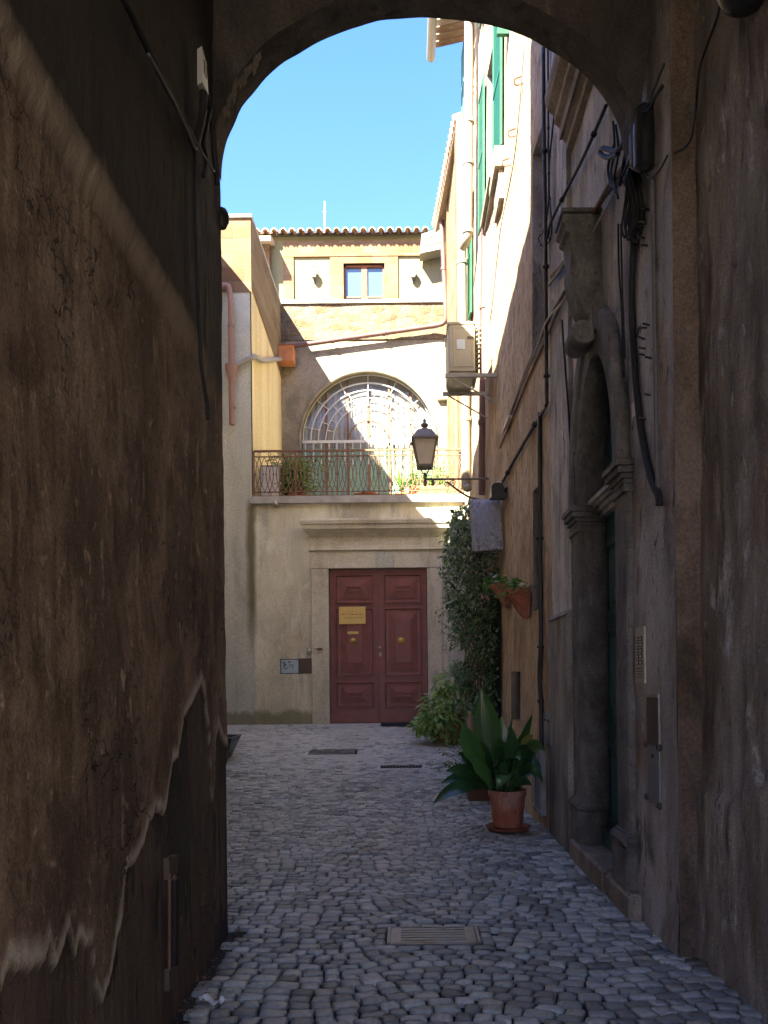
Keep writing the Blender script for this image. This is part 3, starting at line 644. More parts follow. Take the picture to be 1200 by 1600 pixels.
# ------------------------------------------------------------------ ochre stucco house
sh = thing('stucco_house', 'tall ochre house of rough stucco with green shutters along the right of the lane', 'house', (1.5, 11, 0))
HB = {'niche': (8.25, 8.9, 5.0, 7.35), 'slit': (8.46, 8.86, 2.28, 3.6), 'vent': (9.6, 10.2, 1.02, 1.62),
      'w1': (11.53, 12.44, 8.75, 10.9), 'w2': (14.5, 15.0, 8.0, 10.2), 'w3': (14.5, 15.0, 12.05, 13.45), 'w4': (11.4, 12.3, 12.05, 13.45)}
ys_ = cuts(7.9, 15.4, .12, sum([[h[0], h[1]] for h in HB.values()], [])); zs_ = cuts(-.1, 13.75, .14, sum([[h[2], h[3]] for h in HB.values()], []))
def fb(y, z): return (XB(y, z) + (float(fbm(y*4, z*2, 91))-.47)*.03, y, z)
m = MB(); m.grid(fb, ys_, zs_, skip=holes_skip(list(HB.values()))); m.build('wall', M['stucco'], sh, smooth='all')
m = MB(); m.add([(XB(15.4,z), 15.4, z) for z in (0, 13.7)] + [(7, 15.4, 13.7), (7, 15.4, 0)], [(0,1,2,3)]); m.box(1.75, 7, 7.92, 15.35, -.1, 13.7); m.build('masonry', M['stucco'], sh)
def reveal(hk, dep, mat_r, mat_b, nm):
    y0, y1, z0, z1 = HB[hk]; m = MB()
    x = lambda y, z: XB(y, z) + .004; d = lambda y: XB(y, 3) + dep
    for a, b in (((y0, z0), (y1, z0)), ((y1, z0), (y1, z1)), ((y1, z1), (y0, z1)), ((y0, z1), (y0, z0))):
        m.add([(x(*a)-.012, a[0], a[1]), (x(*b)-.012, b[0], b[1]), (d(b[0])+.04, b[0], b[1]), (d(a[0])+.04, a[0], a[1])], [(0,1,2,3)])
    o = m.build('window_reveal', mat_r, sh)
    k = MB(); k.box(d(y0), d(y0)+.03, y0, y1, z0, z1); k.build(nm, mat_b, sh); return o
reveal('niche', .22, M['pale_plaster'], M['old_wood'], 'shutter'); reveal('slit', .16, M['dressing'], M['dark_room'], 'dark_pane'); reveal('vent', .16, M['dressing'], M['dark_room'], 'dark_pane')
for k in ('w1', 'w2', 'w3', 'w4'): reveal(k, .15, M['dressing'], M['glass'], 'window_pane')
for k in range(4): y = 9.68 + .14*k; m = MB(); m.tube([(XB(y)+.06, y, 1.02), (XB(y)+.06, y, 1.62)], .012, 6); m.build('window_bar', M['iron'], sh)
m = MB(); m.box(XB(9.9)+.08, XB(9.9)+.11, 9.6, 10.2, 1.42, 1.6); m.build('pink_panel', M['terracotta'], sh)
def shutter(y0, y1, z0, z1, mat, off=.035):
    m = MB(); w_ = .06
    def bx(a, b, c, d, e=.03): m.add([(XB(p, 6)-off-q+.012*(r-6), p, r) for q in (0, e) for p, r in ((a,c),(b,c),(b,d),(a,d))], [(0,3,2,1),(4,5,6,7),(0,1,5,4),(1,2,6,5),(2,3,7,6),(3,0,4,7)])
    bx(y0, y0+w_, z0, z1); bx(y1-w_, y1, z0, z1); bx(y0+w_, y1-w_, z0, z0+.09); bx(y0+w_, y1-w_, z1-.08, z1); bx(y0+w_, y1-w_, (z0+z1)/2-.04, (z0+z1)/2+.04)
    s_ = z0 + .1
    while s_ < z1 - .1: bx(y0+w_, y1-w_, s_, s_+.035, .02); s_ += .05
    bx(y0+w_, y1-w_, z0+.05, z1-.05, .006)
    return m.build('shutter', mat, sh)
shutter(10.80, 11.50, 8.75, 10.95, M['green']); shutter(12.47, 13.05, 8.75, 10.95, M['green'])
shutter(14.0, 14.47, 7.95, 10.2, M['green']); shutter(15.03, 15.36, 12.05, 13.5, M['teal'], .05); shutter(14.0, 14.47, 12.05, 13.5, M['teal'])
shutter(15.03, 15.36, 7.95, 10.2, M['teal']); shutter(10.7, 11.37, 12.05, 13.5, M['green']); shutter(12.33, 12.95, 12.05, 13.5, M['green'])
m = MB(); m.box(XB(10.45, 10)-.16, XB(10.45, 10)-.01, 10.42, 10.46, 9.98, 11.6); m.box(XB(10.45, 10)-.165, XB(10.45,10)-.005, 10.41, 10.47, 9.93, 9.98); o = m.build('shutter', M['green'], sh); o['label'] = 'green shutter swung out from the wall'
for y0, y1, z, nm in ((11.3, 12.6, 8.62, 'window_sill'), (14.0, 15.2, 11.92, 'window_sill'), (14.3, 15.2, 7.84, 'window_sill')):
    m = MB(); y = (y0+y1)/2
    m.box(XB(y0, z)-.14, XB(y0, z)+.1, y0, y1, z, z+.10); m.box(XB(y0, z)-.09, XB(y0, z)+.1, y0+.03, y1-.03, z-.09, z); m.build(nm, M['dressing'], sh)
m = MB(); y0, y1, z = 10.78, 11.3, 7.85
m.box(XB(10.8, z)-.13, XB(10.8, z)+.1, 10.78, 11.5, 8.45, 8.72); m.box(XB(10.8, z)-.07, XB(10.8, z)+.1, 10.84, 11.45, 8.05, 8.45); m.build('window_bracket', M['dressing'], sh)
# eaves with tiles seen from below, and the gutter along them
m = MB()
yv = 12.2
while yv < 15.42:
    pts = []
    for k in range(9):
        a = pi*k/8; pts.append((yv + .075*cos(a), 13.62 + .07*sin(a)))
    base = len(m.v)
    for xx, dz in ((.66, 0), (1.3, .14)):
        m.v += [(xx, p[0], p[1]+dz) for p in pts]
    m.f += [(base+k, base+k+1, base+10+k, base+9+k) for k in range(8)]; m.m += [0]*8
    yv += .17
m.build('roof_tiles', M['tile'], sh)
m = MB(); m.prism([(.66, 13.78), (1.3, 13.92), (1.3, 14.1), (.62, 13.9)], 'y', 11.8, 15.44); m.build('roof_boards', M['old_wood'], sh)
m = MB(); m.tube([(.60, 11.6, 13.56), (.60, 15.5, 13.56)], .085, 12); m.build('gutter', M['pipe_beige'], sh, smooth=True)

# ------------------------------------------------------------------ far house on the right, beside the terrace
fh = thing('terrace_side_house', 'sunlit stone and cream house right of the terrace under a tiled eave', 'house', (1.2, 17.3, 0))
fx = lambda y: 1.12 - .025*(y-15.45)
m = MB(); m.grid(lambda y, z: (fx(y), y, z), lin(15.45, 19.3, .5), lin(0, 12.5, .6)); m.build('wall', M['tufa_side'], fh)
m = MB(); m.box(1.25, 5, 15.5, 19.25, 0, 12.3); m.build('masonry', M['tufa_side'], fh)
m = MB(); m.box(1.07, 1.2, 15.46, 16.0, 5, 12.3); m.build('pilaster', M['tufa_fine'], fh); m = MB(); m.box(1.02, 1.2, 18.0, 18.4, 5, 12.3); m.build('pilaster', M['tufa_fine'], fh)
m = MB()
m.add([(1.09,15.45,12.28),(.80,19.2,12.22),(.76,19.2,12.30),(1.05,15.45,12.36),(2.5,19.2,13.2),(2.5,15.45,13.2),(1.3,15.45,12.52),(1.1,19.2,12.46)], [(0,1,2,3),(3,2,4,5),(0,6,7,1),(1,7,4,2),(0,3,5,6)])
m.build('roof', M['tile'], fh)
m = MB()
for k in range(20):
    y = 15.5 + .19*k; x = 1.05 - .0776*(y-15.45)
    m.lathe((0,0,0), [(.001,0)], 3)
    m.tube([(x-.03, y, 12.37), (x+.5, y, 12.55)], .075, 8)
m.build('roof_tiles', M['tile'], fh)
# ------------------------------------------------------------------ the courtyard building facing us
YD = 15.4
def D(u, v): p = P(u, v, YD); return p[0], p[2]
cb = thing('courtyard_building', 'plastered building at the end of the lane with red double door and terrace', 'building', (-.7, 15.6, .69))
dx0, dx1, dz0, dz1 = -1.475, .415, .69, 3.68
MH = (D(438,1053)[0], D(487,1053)[0], D(438,1053)[1], D(438,1030)[1])
def fcd(x, z): return (x, YD + (float(fbm(x*1.3, z*1.3, 101))-.47)*.035, z)
xs = cuts(-6, 1.3, .12, [dx0, dx1, MH[0], MH[1], -2.92]); zs_ = cuts(.3, 4.93, .12, [dz1, MH[2], MH[3], .69])
m = MB(); m.grid(fcd, xs, zs_, skip=holes_skip([(dx0, dx1, 0, dz1), (*MH[:2], *MH[2:])])); m.build('wall', M['court'], cb, smooth='all')
m = MB(); m.box(-2.95, 1.15, YD-.09, YD+.02, 4.93, 5.065); m.box(-2.9, 1.2, YD+.021, 19.1, 4.9, 5.03)
m.build('terrace_slab', M['coping'], cb)
m = MB(); m.box(-6, 1.25, YD+.135, YD+.2, -.1, 4.88); m.build('masonry', M['dark_room'], cb)
# door surround
m = MB()
o0, o1 = D(487, 1000)[0], D(692, 1000)[0]
for a, b in ((o0, dx0-.004), (dx1+.004, o1)):
    m.cbox(a, b, YD-.045, YD+.15, .62, 3.675, .012)
m.cbox(o0-.003, o1+.003, YD-.046, YD+.15, 3.68, 4.02, .01)
m.cbox(o0-.03, o1+.03, YD-.085, YD+.1, 4.02, 4.055, .012); m.cbox(o0-.02, o1+.02, YD-.065, YD+.1, 4.056, 4.10, .012)
m.cbox(o0+.0, o1-.0, YD-.04, YD+.1, 4.10, 4.32, .01)
m.build('door_surround', M['travertine'], cb)
m = MB(); m.cbox(-.575, -.205, YD-.052, YD+.1, 3.685, 4.018, .01); m.build('keystone', M['annex'], cb)
m = MB()
pr = [(YD+.1, 4.28), (YD-.05, 4.28), (YD-.07, 4.31), (YD-.10, 4.34), (YD-.15, 4.37), (YD-.155, 4.40), (YD-.20, 4.41), (YD-.21, 4.49), (YD-.235, 4.50), (YD-.25, 4.56), (YD-.24, 4.60), (YD+.1, 4.67)]
c0, c1 = D(470, 820)[0], D(706, 820)[0]
nn_ = len(pr); vs = []
for x, sg in ((c0, 1), (c1, -1)):
    for (y, z) in pr: vs.append((x + sg*(y - (YD-.25))*.8, y, z))
m.add(vs, [(i, (i+1) % nn_, nn_+(i+1) % nn_, nn_+i) for i in range(nn_)] + [tuple(range(nn_-1, -1, -1)), tuple(range(nn_, 2*nn_))])
m.build('cornice', M['travertine'], cb)
m = MB()
for x0 in (o0+.02, o1-.02): pass
# the double door
YL = YD + .075
S_ = .00200
def leaf(xz0, knob, left):
    m = MB(); X0 = dx0 + .01 if left else (dx0+dx1)/2 + .003; X1 = (dx0+dx1)/2 - .003 if left else dx1 - .01
    m.box(X0, X1, YL, YL+.05, dz0+.01, dz1-.012); lf = m.build('door_leaf', M['door'], cb)
    Wd = X1 - X0
    def zz_(k): return dz1 - (k-40)*S_
    panels = [(95, 375, 'slot'), (420, 1080, 'tall'), (1130, 1385, 'slot')]
    for a, b, kind in panels:
        p = MB(); x0, x1, z1, z0 = X0+.10, X1-.085, zz_(a), zz_(b)
        L = [(x0, x1, z0, z1, -.004), (x0, x1, z0, z1, .022), (x0+.022, x1-.022, z0+.022, z1-.022, .024), (x0+.04, x1-.04, z0+.04, z1-.04, .006), (x0+.105, x1-.105, z0+.095, z1-.095, .004), (x0+.105, x1-.105, z0+.095, z1-.095, .016)]
        if kind == 'slot':
            cx, cz = (x0+x1)/2, (z0+z1)/2; hw, hh = .145, .05
            L += [(cx-hw, cx+hw, cz-hh, cz+hh, .028), (cx-hw, cx+hw, cz-hh, cz+hh, .043), (cx-hw+.02, cx+hw-.02, cz-hh+.02, cz+hh-.02, .043), (cx-hw+.026, cx+hw-.026, cz-hh+.026, cz+hh-.026, .026)]
        else:
            cx = (x0+x1)/2
            L += [(cx-.145, cx+.145, z0+.26, z1-.245, .030), (cx-.145, cx+.145, z0+.26, z1-.245, .042)]
        L = [(q[0], q[1], q[2], q[3], q[4]*1.7) for q in L]
        p.loops(L, YL, 0); p.build('door_panel', M['door'], lf)
    p = MB()
    p.box(X0+.01, X1-.01, YL-.012, YL+.001, dz0+.012, zz_(1392))
    p.build('kick_board', M['door'], lf)
    kx, kz = P(knob[0], knob[1], YL)[0], P(knob[0], knob[1], YL)[2]
    p = MB(); p.lathe((kx, YL-.065, kz), [(.066, -.01), (.066, .012), (.058, .022), (.046, .02), (.030, .024), (.026, .045), (.044, .062), (.050, .082), (.040, .102), (.018, .112), (.0005, .114)], 24, ax='y')
    p.build('door_knob', M['brass'], lf, smooth=True)
    return lf
l1 = leaf(0, (552.5, 1002), True); l2 = leaf(0, (627, 1001), False)
# brass plate with three engraved lines, and the small plate under it
a, b = P(530.5, 975.5, YL), P(571.5, 948.5, YL)
m = MB(); m.cbox(a[0], b[0], YL-.095, YL-.02, a[2], b[2], .006); pq = m.build('name_plaque', M['plaque'], l1)
def worn_line(mb, x0, x1, z, h, y, gap=.45):        # engraved writing too worn and small to be read
    x = x0
    while x < x1:
        wd = random.uniform(.35, .8) * h
        if random.random() > .12:
            hh = h * random.choice([1, 1, .7, .8])
            mb.box(x, x+wd*.35, y-.003, y+.01, z, z+hh)
            if random.random() > .4: mb.box(x+wd*.35, x+wd, y-.003, y+.01, z+random.choice([0, hh*.4, hh*.78]), z+hh*.22+random.choice([0, hh*.3, hh*.6]))
            if random.random() > .5: mb.box(x+wd*.75, x+wd, y-.0028, y+.01, z, z+hh*.9)
        x += wd + h*gap*.6
W_, H_ = b[0]-a[0], b[2]-a[2]
m = MB()
worn_line(m, a[0]+W_*.27, a[0]+W_*.75, a[2]+H_*.69, .024, YL-.095); worn_line(m, a[0]+W_*.11, a[0]+W_*.89, a[2]+H_*.53, .028, YL-.095); worn_line(m, a[0]+W_*.14, a[0]+W_*.89, a[2]+H_*.32, .018, YL-.095)
m.build('engraving', M['ink'], pq)
for sx in (.06, .94):
    for sz in (.1, .9): m = MB(); m.lathe((a[0]+W_*sx, YL-.092, a[2]+H_*sz), [(.011, 0), (.010, .006), (.001, .008)], 10, ax='y'); m.build('screw', M['brass'], pq)
a, b = P(543.5, 991, YL), P(560.5, 987, YL)
m = MB(); m.cbox(a[0], b[0], YL-.085, YL-.05, a[2], b[2], .003); m.build('letter_plate', M['plaque'], l1)
p = P(593.5, 1011, YL); q = P(594, 1022, YL)
m = MB(); m.lathe((p[0], YL+.002, p[2]), [(.022, 0), (.02, .012), (.0005, .014)], 14, ax='y'); m.build('lock', M['nickel'], l2)
m = MB(); pts = []
for k in range(12):
    a_ = 2*pi*k/12; r_ = random.uniform(.022, .05); pts.append((q[0]+r_*cos(a_), q[2]+r_*1.15*sin(a_)))
m.prism(pts, 'y', YL-.003, YL+.004); m.build('bare_wood_chip', simple('bare_chipped_wood', (.50, .33, .25), .8, 0, .3, 30, .1), l2)
# meter niche left of the door
x0, x1, z0, z1 = MH; xm = x0 + (x1-x0)*.595
m = MB(); m.box(x0-.02, x1+.02, YD+.03, YD+.06, z0-.02, z1+.02); mb_ = m.build('meter_box', M['dark_room'], cb)
m = MB(); m.cbox(x0+.015, xm-.008, YD+.0, YD+.028, z0+.015, z1-.012, .012); dd = m.build('meter_door', M['blue_sheet'], mb_); dd['label'] = 'pale blue scribbled meter door'
m = MB(); m.cbox(xm+.008, x1-.004, YD-.008, YD+.028, z0+.006, z1+.01, .004); dd = m.build('meter_door', M['rusty_sheet'], mb_); dd['label'] = 'brown rusty meter door'
m = MB()
def gl(pts): m.tube([(x0 + (xm-x0)*p[0], YD-.002, z0 + (z1-z0)*p[1]) for p in pts], .0065, 4)
gl([(.14,.82),(.20,.62),(.17,.45)]); gl([(.2,.75),(.26,.84),(.27,.6),(.22,.5)]); gl([(.2,.46),(.22,.32),(.3,.34),(.38,.42),(.4,.36)]); gl([(.42,.80),(.55,.84),(.54,.78),(.44,.77)]); gl([(.46,.58),(.6,.60),(.72,.59)]); gl([(.66,.5),(.68,.38),(.70,.47)]); gl([(.28,.55),(.30,.68),(.33,.6)])
m.build('scribble', M['iron'], mb_)
# right hand buttress seen beyond the ivy
m = MB(); a = P(704, 812, 14.9); m.cbox(a[0], 1.25, 14.85, 15.41, .5, a[2], .02); m.build('buttress', M['annex'], cb)
# small fittings on the wall
def fit(nm, px, sz, mat, Y=YD, dpt=.05):
    a = P(px[0], px[1], Y); m = MB(); m.cbox(a[0]-sz[0]/2, a[0]+sz[0]/2, Y-dpt, Y+.01, a[2]-sz[1]/2, a[2]+sz[1]/2, .006); return m.build(nm, mat, cb)
for px in ((484, 1015.5), (694, 1012)):
    o = fit('wall_socket', px, (.085, .085), M['steel'])
    a = P(px[0], px[1], YD); m = MB(); m.cbox(a[0]-.028, a[0]+.028, YD-.056, YD-.052, a[2]-.028, a[2]+.028, .004); m.build('socket_lid', M['white_plastic'], o)
a = P(497, 1014.5, YD); m = MB(); m.cbox(a[0]-.01, a[0]+.09, YD-.10, YD-.05, a[2]-.018, a[2]+.022, .008); m.tube([(a[0]-.07, YD-.05, a[2]), (a[0]-.05, YD-.08, a[2]+.01), (a[0], YD-.08, a[2])], .008, 6); m.build('door_holdback', M['rust'], cb)

# railing of the terrace
YR = YD - .01
m = MB(); rx0, rx1 = P(397, 735, YR)[0], 1.13; zt, zb = 5.95, 5.15
m.box(rx0, rx1, YR-.02, YR+.02, zt-.02, zt+.015); m.box(rx0, rx1, YR-.012, YR+.012, zt-.12, zt-.10); m.box(rx0, rx1, YR-.012, YR+.012, zb, zb+.02); m.box(rx0, rx1, YR-.012, YR+.012, zb-.075, zb-.057)
k = 0; x = rx0
while x < rx1 - .05:
    if k % 4 == 0: m.box(x-.012, x+.012, YR-.0125, YR+.0125, 5.06, zt)
    x += .2; k += 1
m.box(rx1-.02, rx1+.005, YR-.0125, YR+.0125, 5.06, zt)
fr = m.build('railing', M['rust'], cb)
m = MB(); x = rx0 + .1
za, ze = zb + .02, zt - .12; H2 = ze - za
while x < rx1 - .05:
    for sg in (-1, 1):
        m.tube([(x + sg*.072*sin(pi*t_), YR - .004*sg, za + H2*t_) for t_ in lin(0, 1, .1)], .0085, 5)
        m.tube([(x + sg*(.1 - .1*sin(pi*t_)*1.0) if t_ < .5 else x + sg*.1*(1-sin(pi*t_)), YR + .006*sg, za + H2*t_) for t_ in lin(0, 1, .1)], .007, 5)
        m.lathe((x + sg*.072, YR - .01, za + H2*.5), [(.017, -.006), (.017, .006), (.001, .008)], 8, ax='y')
    for zc in (zt-.06, zb-.03):
        m.tube([(x + .028*cos(2*pi*q/10), YR, zc + .028*sin(2*pi*q/10)) for q in range(11)], .006, 4, cap=False)
    x += .2
m.build('oval_scrolls', M['rust'], fr)

# the set back wall of the terrace with its great arched window
YT = 19.05
ax, azs, ar = -.85, 7.26, 1.62
tw = thing('terrace_storey', 'upper storey behind the terrace with a great arched window and a rubble parapet', 'building', (-.9, 19.2, 5.03))
pts_o = []
m = MB()
N = 40
def arcw(r, k): return (ax - r*cos(pi*k/N), azs + r*sin(pi*k/N))
zT0, zT1 = 5.0, 9.62
L_, R_ = -3.2, 1.03
o = 0
inner = [(ax-ar, zT0)] + [arcw(ar, k) for k in range(N+1)] + [(ax+ar, zT0)]
def outp(p):
    x, z = p
    if z <= azs + 1e-6 and abs(abs(x-ax)-ar) < 1e-6: return (L_ if x < ax else R_, z)
    a = math.atan2(z-azs, x-ax); dx, dz = cos(a), sin(a)
    t_ = min((R_-ax)/dx if dx > 1e-6 else (L_-ax)/dx if dx < -1e-6 else 1e9, (zT1-azs)/dz if dz > 1e-6 else 1e9)
    return (ax+dx*t_, azs+dz*t_)
outer = [outp(p) for p in inner]
nI = len(inner)
vs = [(p[0], YT, p[1]) for p in inner] + [(p[0], YT, p[1]) for p in outer]
fs = [(k, k+1, nI+k+1, nI+k) for k in range(nI-1)]
m.add(vs, fs)
m.add([(L_, YT, zT1), (ax+(L_-ax), YT, zT1), (L_, YT, zT1-.01)], [])
# fill the two top corners
def corner(xc):
    c = [p for p in outer if abs(p[1]-zT1) < 1e-6 or abs(p[0]-xc) < 1e-6]
    return c
for xc in (L_, R_):
    a = [p for p in outer if abs(p[0]-xc) < 1e-6 and p[1] > azs]; b = [p for p in outer if abs(p[1]-zT1) < 1e-6]
    if a and b:
        pa = max(a, key=lambda p: p[1]); pb = min(b, key=lambda p: abs(p[0]-xc))
        m.add([(pa[0], YT, pa[1]), (pb[0], YT, pb[1]), (xc, YT, zT1)], [(0,1,2)])
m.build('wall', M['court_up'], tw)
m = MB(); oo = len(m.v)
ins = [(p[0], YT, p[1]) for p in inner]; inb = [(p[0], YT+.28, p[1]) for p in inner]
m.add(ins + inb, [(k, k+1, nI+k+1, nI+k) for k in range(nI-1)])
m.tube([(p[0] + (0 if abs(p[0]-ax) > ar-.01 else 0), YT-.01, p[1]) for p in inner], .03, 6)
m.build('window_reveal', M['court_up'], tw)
YW = YT + .2
m = MB(); rs = [(1.58, .014), (1.39, .017), (1.21, .015), (1.03, .013), (.85, .012)]
for r_, w_ in rs: m.tube([(ax - r_*cos(pi*k/40), YW, azs + .02 + r_*sin(pi*k/40)) for k in range(41)], w_, 6)
for k in range(1, 12):
    a = pi*k/12; m.tube([(ax + .85*cos(a), YW, azs+.02+.85*sin(a)), (ax + 1.03*cos(a), YW, azs+.02+1.03*sin(a))], .011, 5)
for k in range(1, 8):
    a = pi*k/8; m.tube([(ax + 1.03*cos(a), YW, azs+.02+1.03*sin(a)), (ax + 1.21*cos(a), YW, azs+.02+1.21*sin(a))], .011, 5)
for k in range(1, 8):
    a = pi*(k-.5)/7; m.tube([(ax + 1.21*cos(a), YW, azs+.02+1.21*sin(a)), (ax + 1.56*cos(a), YW, azs+.02+1.56*sin(a))], .012, 5)
m.box(ax-1.6, ax+1.6, YW-.03, YW+.02, azs-.03, azs+.03)
for k in range(-8, 9): m.box(ax+k*.19-.011, ax+k*.19+.011, YW-.02, YW+.012, azs-.55, azs-.03)
gr = m.build('window_grille', M['white_paint'], tw)
for k, x in enumerate((-1.02, -.50, 0, .50, 1.02)):
    zz1 = azs + sqrt(1.56**2 - x*x); m = MB()
    m.box(ax+x-.024, ax+x+.024, YW+.03, YW+.07, zT0+.05, zz1); m.build('window_bar', M['rust'], tw)
m = MB(); m.tube([(ax + .48*cos(pi*k/20), YW, azs+.02+.48*sin(pi*k/20)) for k in range(21)], .018, 6)
m.build('window_arc', M['rust'], tw)
m = MB(); m.add([(p[0], YW+.10, p[1]) for p in inner], [tuple(range(nI))]); m.build('window_glass', M['clear'], tw)
m = MB()
xs = lin(ax-1.6, ax+1.6, .02)
def cur(x, z): return (x, YW+.22+.035*sin(x*38+1.5*sin(x*5))+.02*sin(x*91), z)
m.grid(cur, xs, lin(azs-.6, azs+1.25, .4)); m.build('curtain', M['curtain'], tw)
m = MB()
for x0, x1 in ((-1.58, -1.05), (-.99, -.53), (-.47, -.03), (.03, .47), (.53, .99), (1.05, 1.58)):
    s_ = zT0 + .1; m = MB()
    m.box(ax+x0, ax+x0+.04, YW+.085, YW+.1, zT0+.05, azs-.1); m.box(ax+x1-.04, ax+x1, YW+.085, YW+.1, zT0+.05, azs-.1)
    while s_ < azs - .14:
        m.add([(ax+x0+.04,YW+.082,s_),(ax+x1-.04,YW+.082,s_),(ax+x1-.04,YW+.098,s_+.05),(ax+x0+.04,YW+.098,s_+.05)], [(0,1,2,3)]); s_ += .052
    m.build('louvre_shutter', M['pale_green'], tw)
m = MB(); m.box(ax-1.7, ax+1.7, YW+.4, YW+.45, zT0, 9); m.build('dark_room_behind', simple('dim_interior', (.30, .29, .28), .9, 0, .2, 3, 0), tw)
m = MB(); m.grid(lambda x, z: (x, YT - .02 - .035*float(fbm(x*3.3, z*5, 111)), z), lin(-2.95, 1.03, .06), lin(9.62, 10.47, .06)); m.box(-2.9, 1.0, YT+.001, YT+.3, 9.63, 10.46); m.build('parapet', M['tufa'], tw)
m = MB(); m.box(-2.95, 1.05, YT-.09, YT+.33, 10.47, 10.55); m.build('coping', M['coping'], tw)

# left annex, tall block beside the terrace
an = thing('annex_block', 'tall block left of the terrace, grey plaster front and yellow side wall', 'building', (-4, 17, .6))
m = MB(); m.grid(lambda x, z: (x, YD-.02 + (float(fbm(x*1.5, z*.8, 121))-.47)*.03, z), lin(-6, -2.93, .2), lin(.3, 9.02, .3))
m.build('front_wall', M['annex'], an, smooth='all')
m = MB(); m.add([(-2.91,YD-.01,5.06),(-2.91,YT,5.06),(-2.91,YT,9.1),(-2.91,YD-.01,9.1)], [(0,1,2,3)]); m.build('side_wall', M['yellow_side'], an)
m = MB(); m.grid(lambda x, z: (x, YD-.035, z), lin(-6, -2.90, .3), lin(9.0, 10.42, .2)); m.box(-6, -2.92, YD+.001, YT+.3, 8.8, 10.42); m.build('parapet', M['tufa_fine'], an)
m = MB(); m.add([(-2.895,YD-.035,9.1),(-2.895,YT+.2,8.75),(-2.895,YT+.2,10.42),(-2.895,YD-.035,10.42)], [(0,1,2,3)]); m.build('side_parapet', M['tufa_side'], an)
m = MB(); m.box(-6, -2.87, YD-.08, YT+.3, 10.42, 10.48); m.build('coping', M['coping'], an)
m = MB(); m.box(-6, -2.93, YD+.02, YT, .3, 8.8); m.build('masonry', M['annex'], an)

# the yellow house behind the parapet
YH = 20.6
yh = thing('yellow_house', 'yellow top storey with stone trim and tiled roof behind the rubble parapet', 'house', (-.9, 21, 9))
H = lambda u, v: (P(u, v, YH)[0], P(u, v, YH)[2])
wx0, wz0 = H(537, 470); wx1, wz1 = H(601, 412)
wz0 = 10.3
xs = cuts(-3.9, 1.1, .3, [wx0, wx1]); zs_ = cuts(9, 13.0, .3, [wz0, wz1])
m = MB(); m.grid(lambda x, z: (x, YH, z), xs, zs_, skip=holes_skip([(wx0, wx1, wz0, wz1)])); m.build('wall', M['yellow'], yh)
m = MB()
a = H(443, 400)[0]; b = H(459, 400)[0]; m.box(a, b, YH-.05, YH-.002, 9, 12.75)
z0, z1 = H(550, 402)[1], H(550, 378)[1]
m.box(a, H(656, 390)[0], YH-.06, YH-.004, z0, z1)
for u0, u1 in ((516, 537), (601, 622)): m.box(H(u0, 430)[0], H(u1, 430)[0] - (0.002 if u0 < 540 else -.0), YH-.045, YH-.003, 9, z0-.003)
m.box(wx0, wx1, YH-.044, YH-.003, wz1+.0, z0-.003)
m.build('stone_trim', M['tufa_fine'], yh)
m = MB(); f_ = .055
for a, b, c, d in ((wx0, wx0+f_, wz0, wz1), (wx1-f_, wx1, wz0, wz1), (wx0, wx1, wz1-f_, wz1+.0), ((wx0+wx1)/2-.075, (wx0+wx1)/2+.075, wz0, wz1-f_), (wx0+f_, (wx0+wx1)/2-.075, (wz0+wz1)/2+.12, (wz0+wz1)/2+.16), ((wx0+wx1)/2+.075, wx1-f_, (wz0+wz1)/2+.12, (wz0+wz1)/2+.16)):
    m.box(a, b, YH+.06, YH+.11, c, d)
wf = m.build('window_frame', M['wood'], yh)
m = MB(); m.add([(wx0,YH+.10,wz0),(wx1,YH+.10,wz0),(wx1,YH+.112,wz1),(wx0,YH+.112,wz1)], [(0,1,2,3)]); m.build('window_pane', M['glass'], wf)
m = MB(); zE = H(550, 371)[1]
x = H(404, 371)[0]; xe = H(668, 371)[0]
while x < xe:
    r0 = .085
    vs = []
    for yy_, dz in ((YH-.33, 0), (YH-.05, .1), (YH+1.4, .62)):
        for k in range(9):
            a = pi*k/8; vs.append((x + r0*cos(a), yy_, zE + dz + r0*sin(a)))
        for k in range(9):
            a = pi*(8-k)/8; vs.append((x + (r0-.022)*cos(a), yy_, zE + dz + (r0-.022)*sin(a)))
    fs = [(18*j+k, 18*j+(k+1) % 18, 18*j+18+(k+1) % 18, 18*j+18+k) for j in range(2) for k in range(18)]
    fs += [(k, k+1, 16-k, 17-k) for k in range(8)]
    m.add(vs, fs)
    vs = []
    for yy_, dz in ((YH-.28, -.01), (YH+1.4, .60)):     # the channel tile between
        for k in range(7):
            a = pi + pi*k/6; vs.append((x + .113 + .075*cos(a), yy_, zE + dz + .03 + .05*sin(a)))
    m.add(vs, [(k, k+1, 7+k+1, 7+k) for k in range(6)])
    x += .226
m.build('roof_tiles', M['tile'], yh, smooth=True)
m = MB(); m.add([(-3.9,YH-.2,zE-.03),(1.0,YH-.2,zE-.03),(1.0,YH+1.4,zE+.5),(-3.9,YH+1.4,zE+.5)], [(0,1,2,3)]); m.add([(-3.9,YH+1.4,zE+.5),(1.0,YH+1.4,zE+.5),(1.0,YH+1.5,9),(-3.9,YH+1.5,9)], [(0,1,2,3)]); m.build('roof_boards', M['old_wood'], yh)
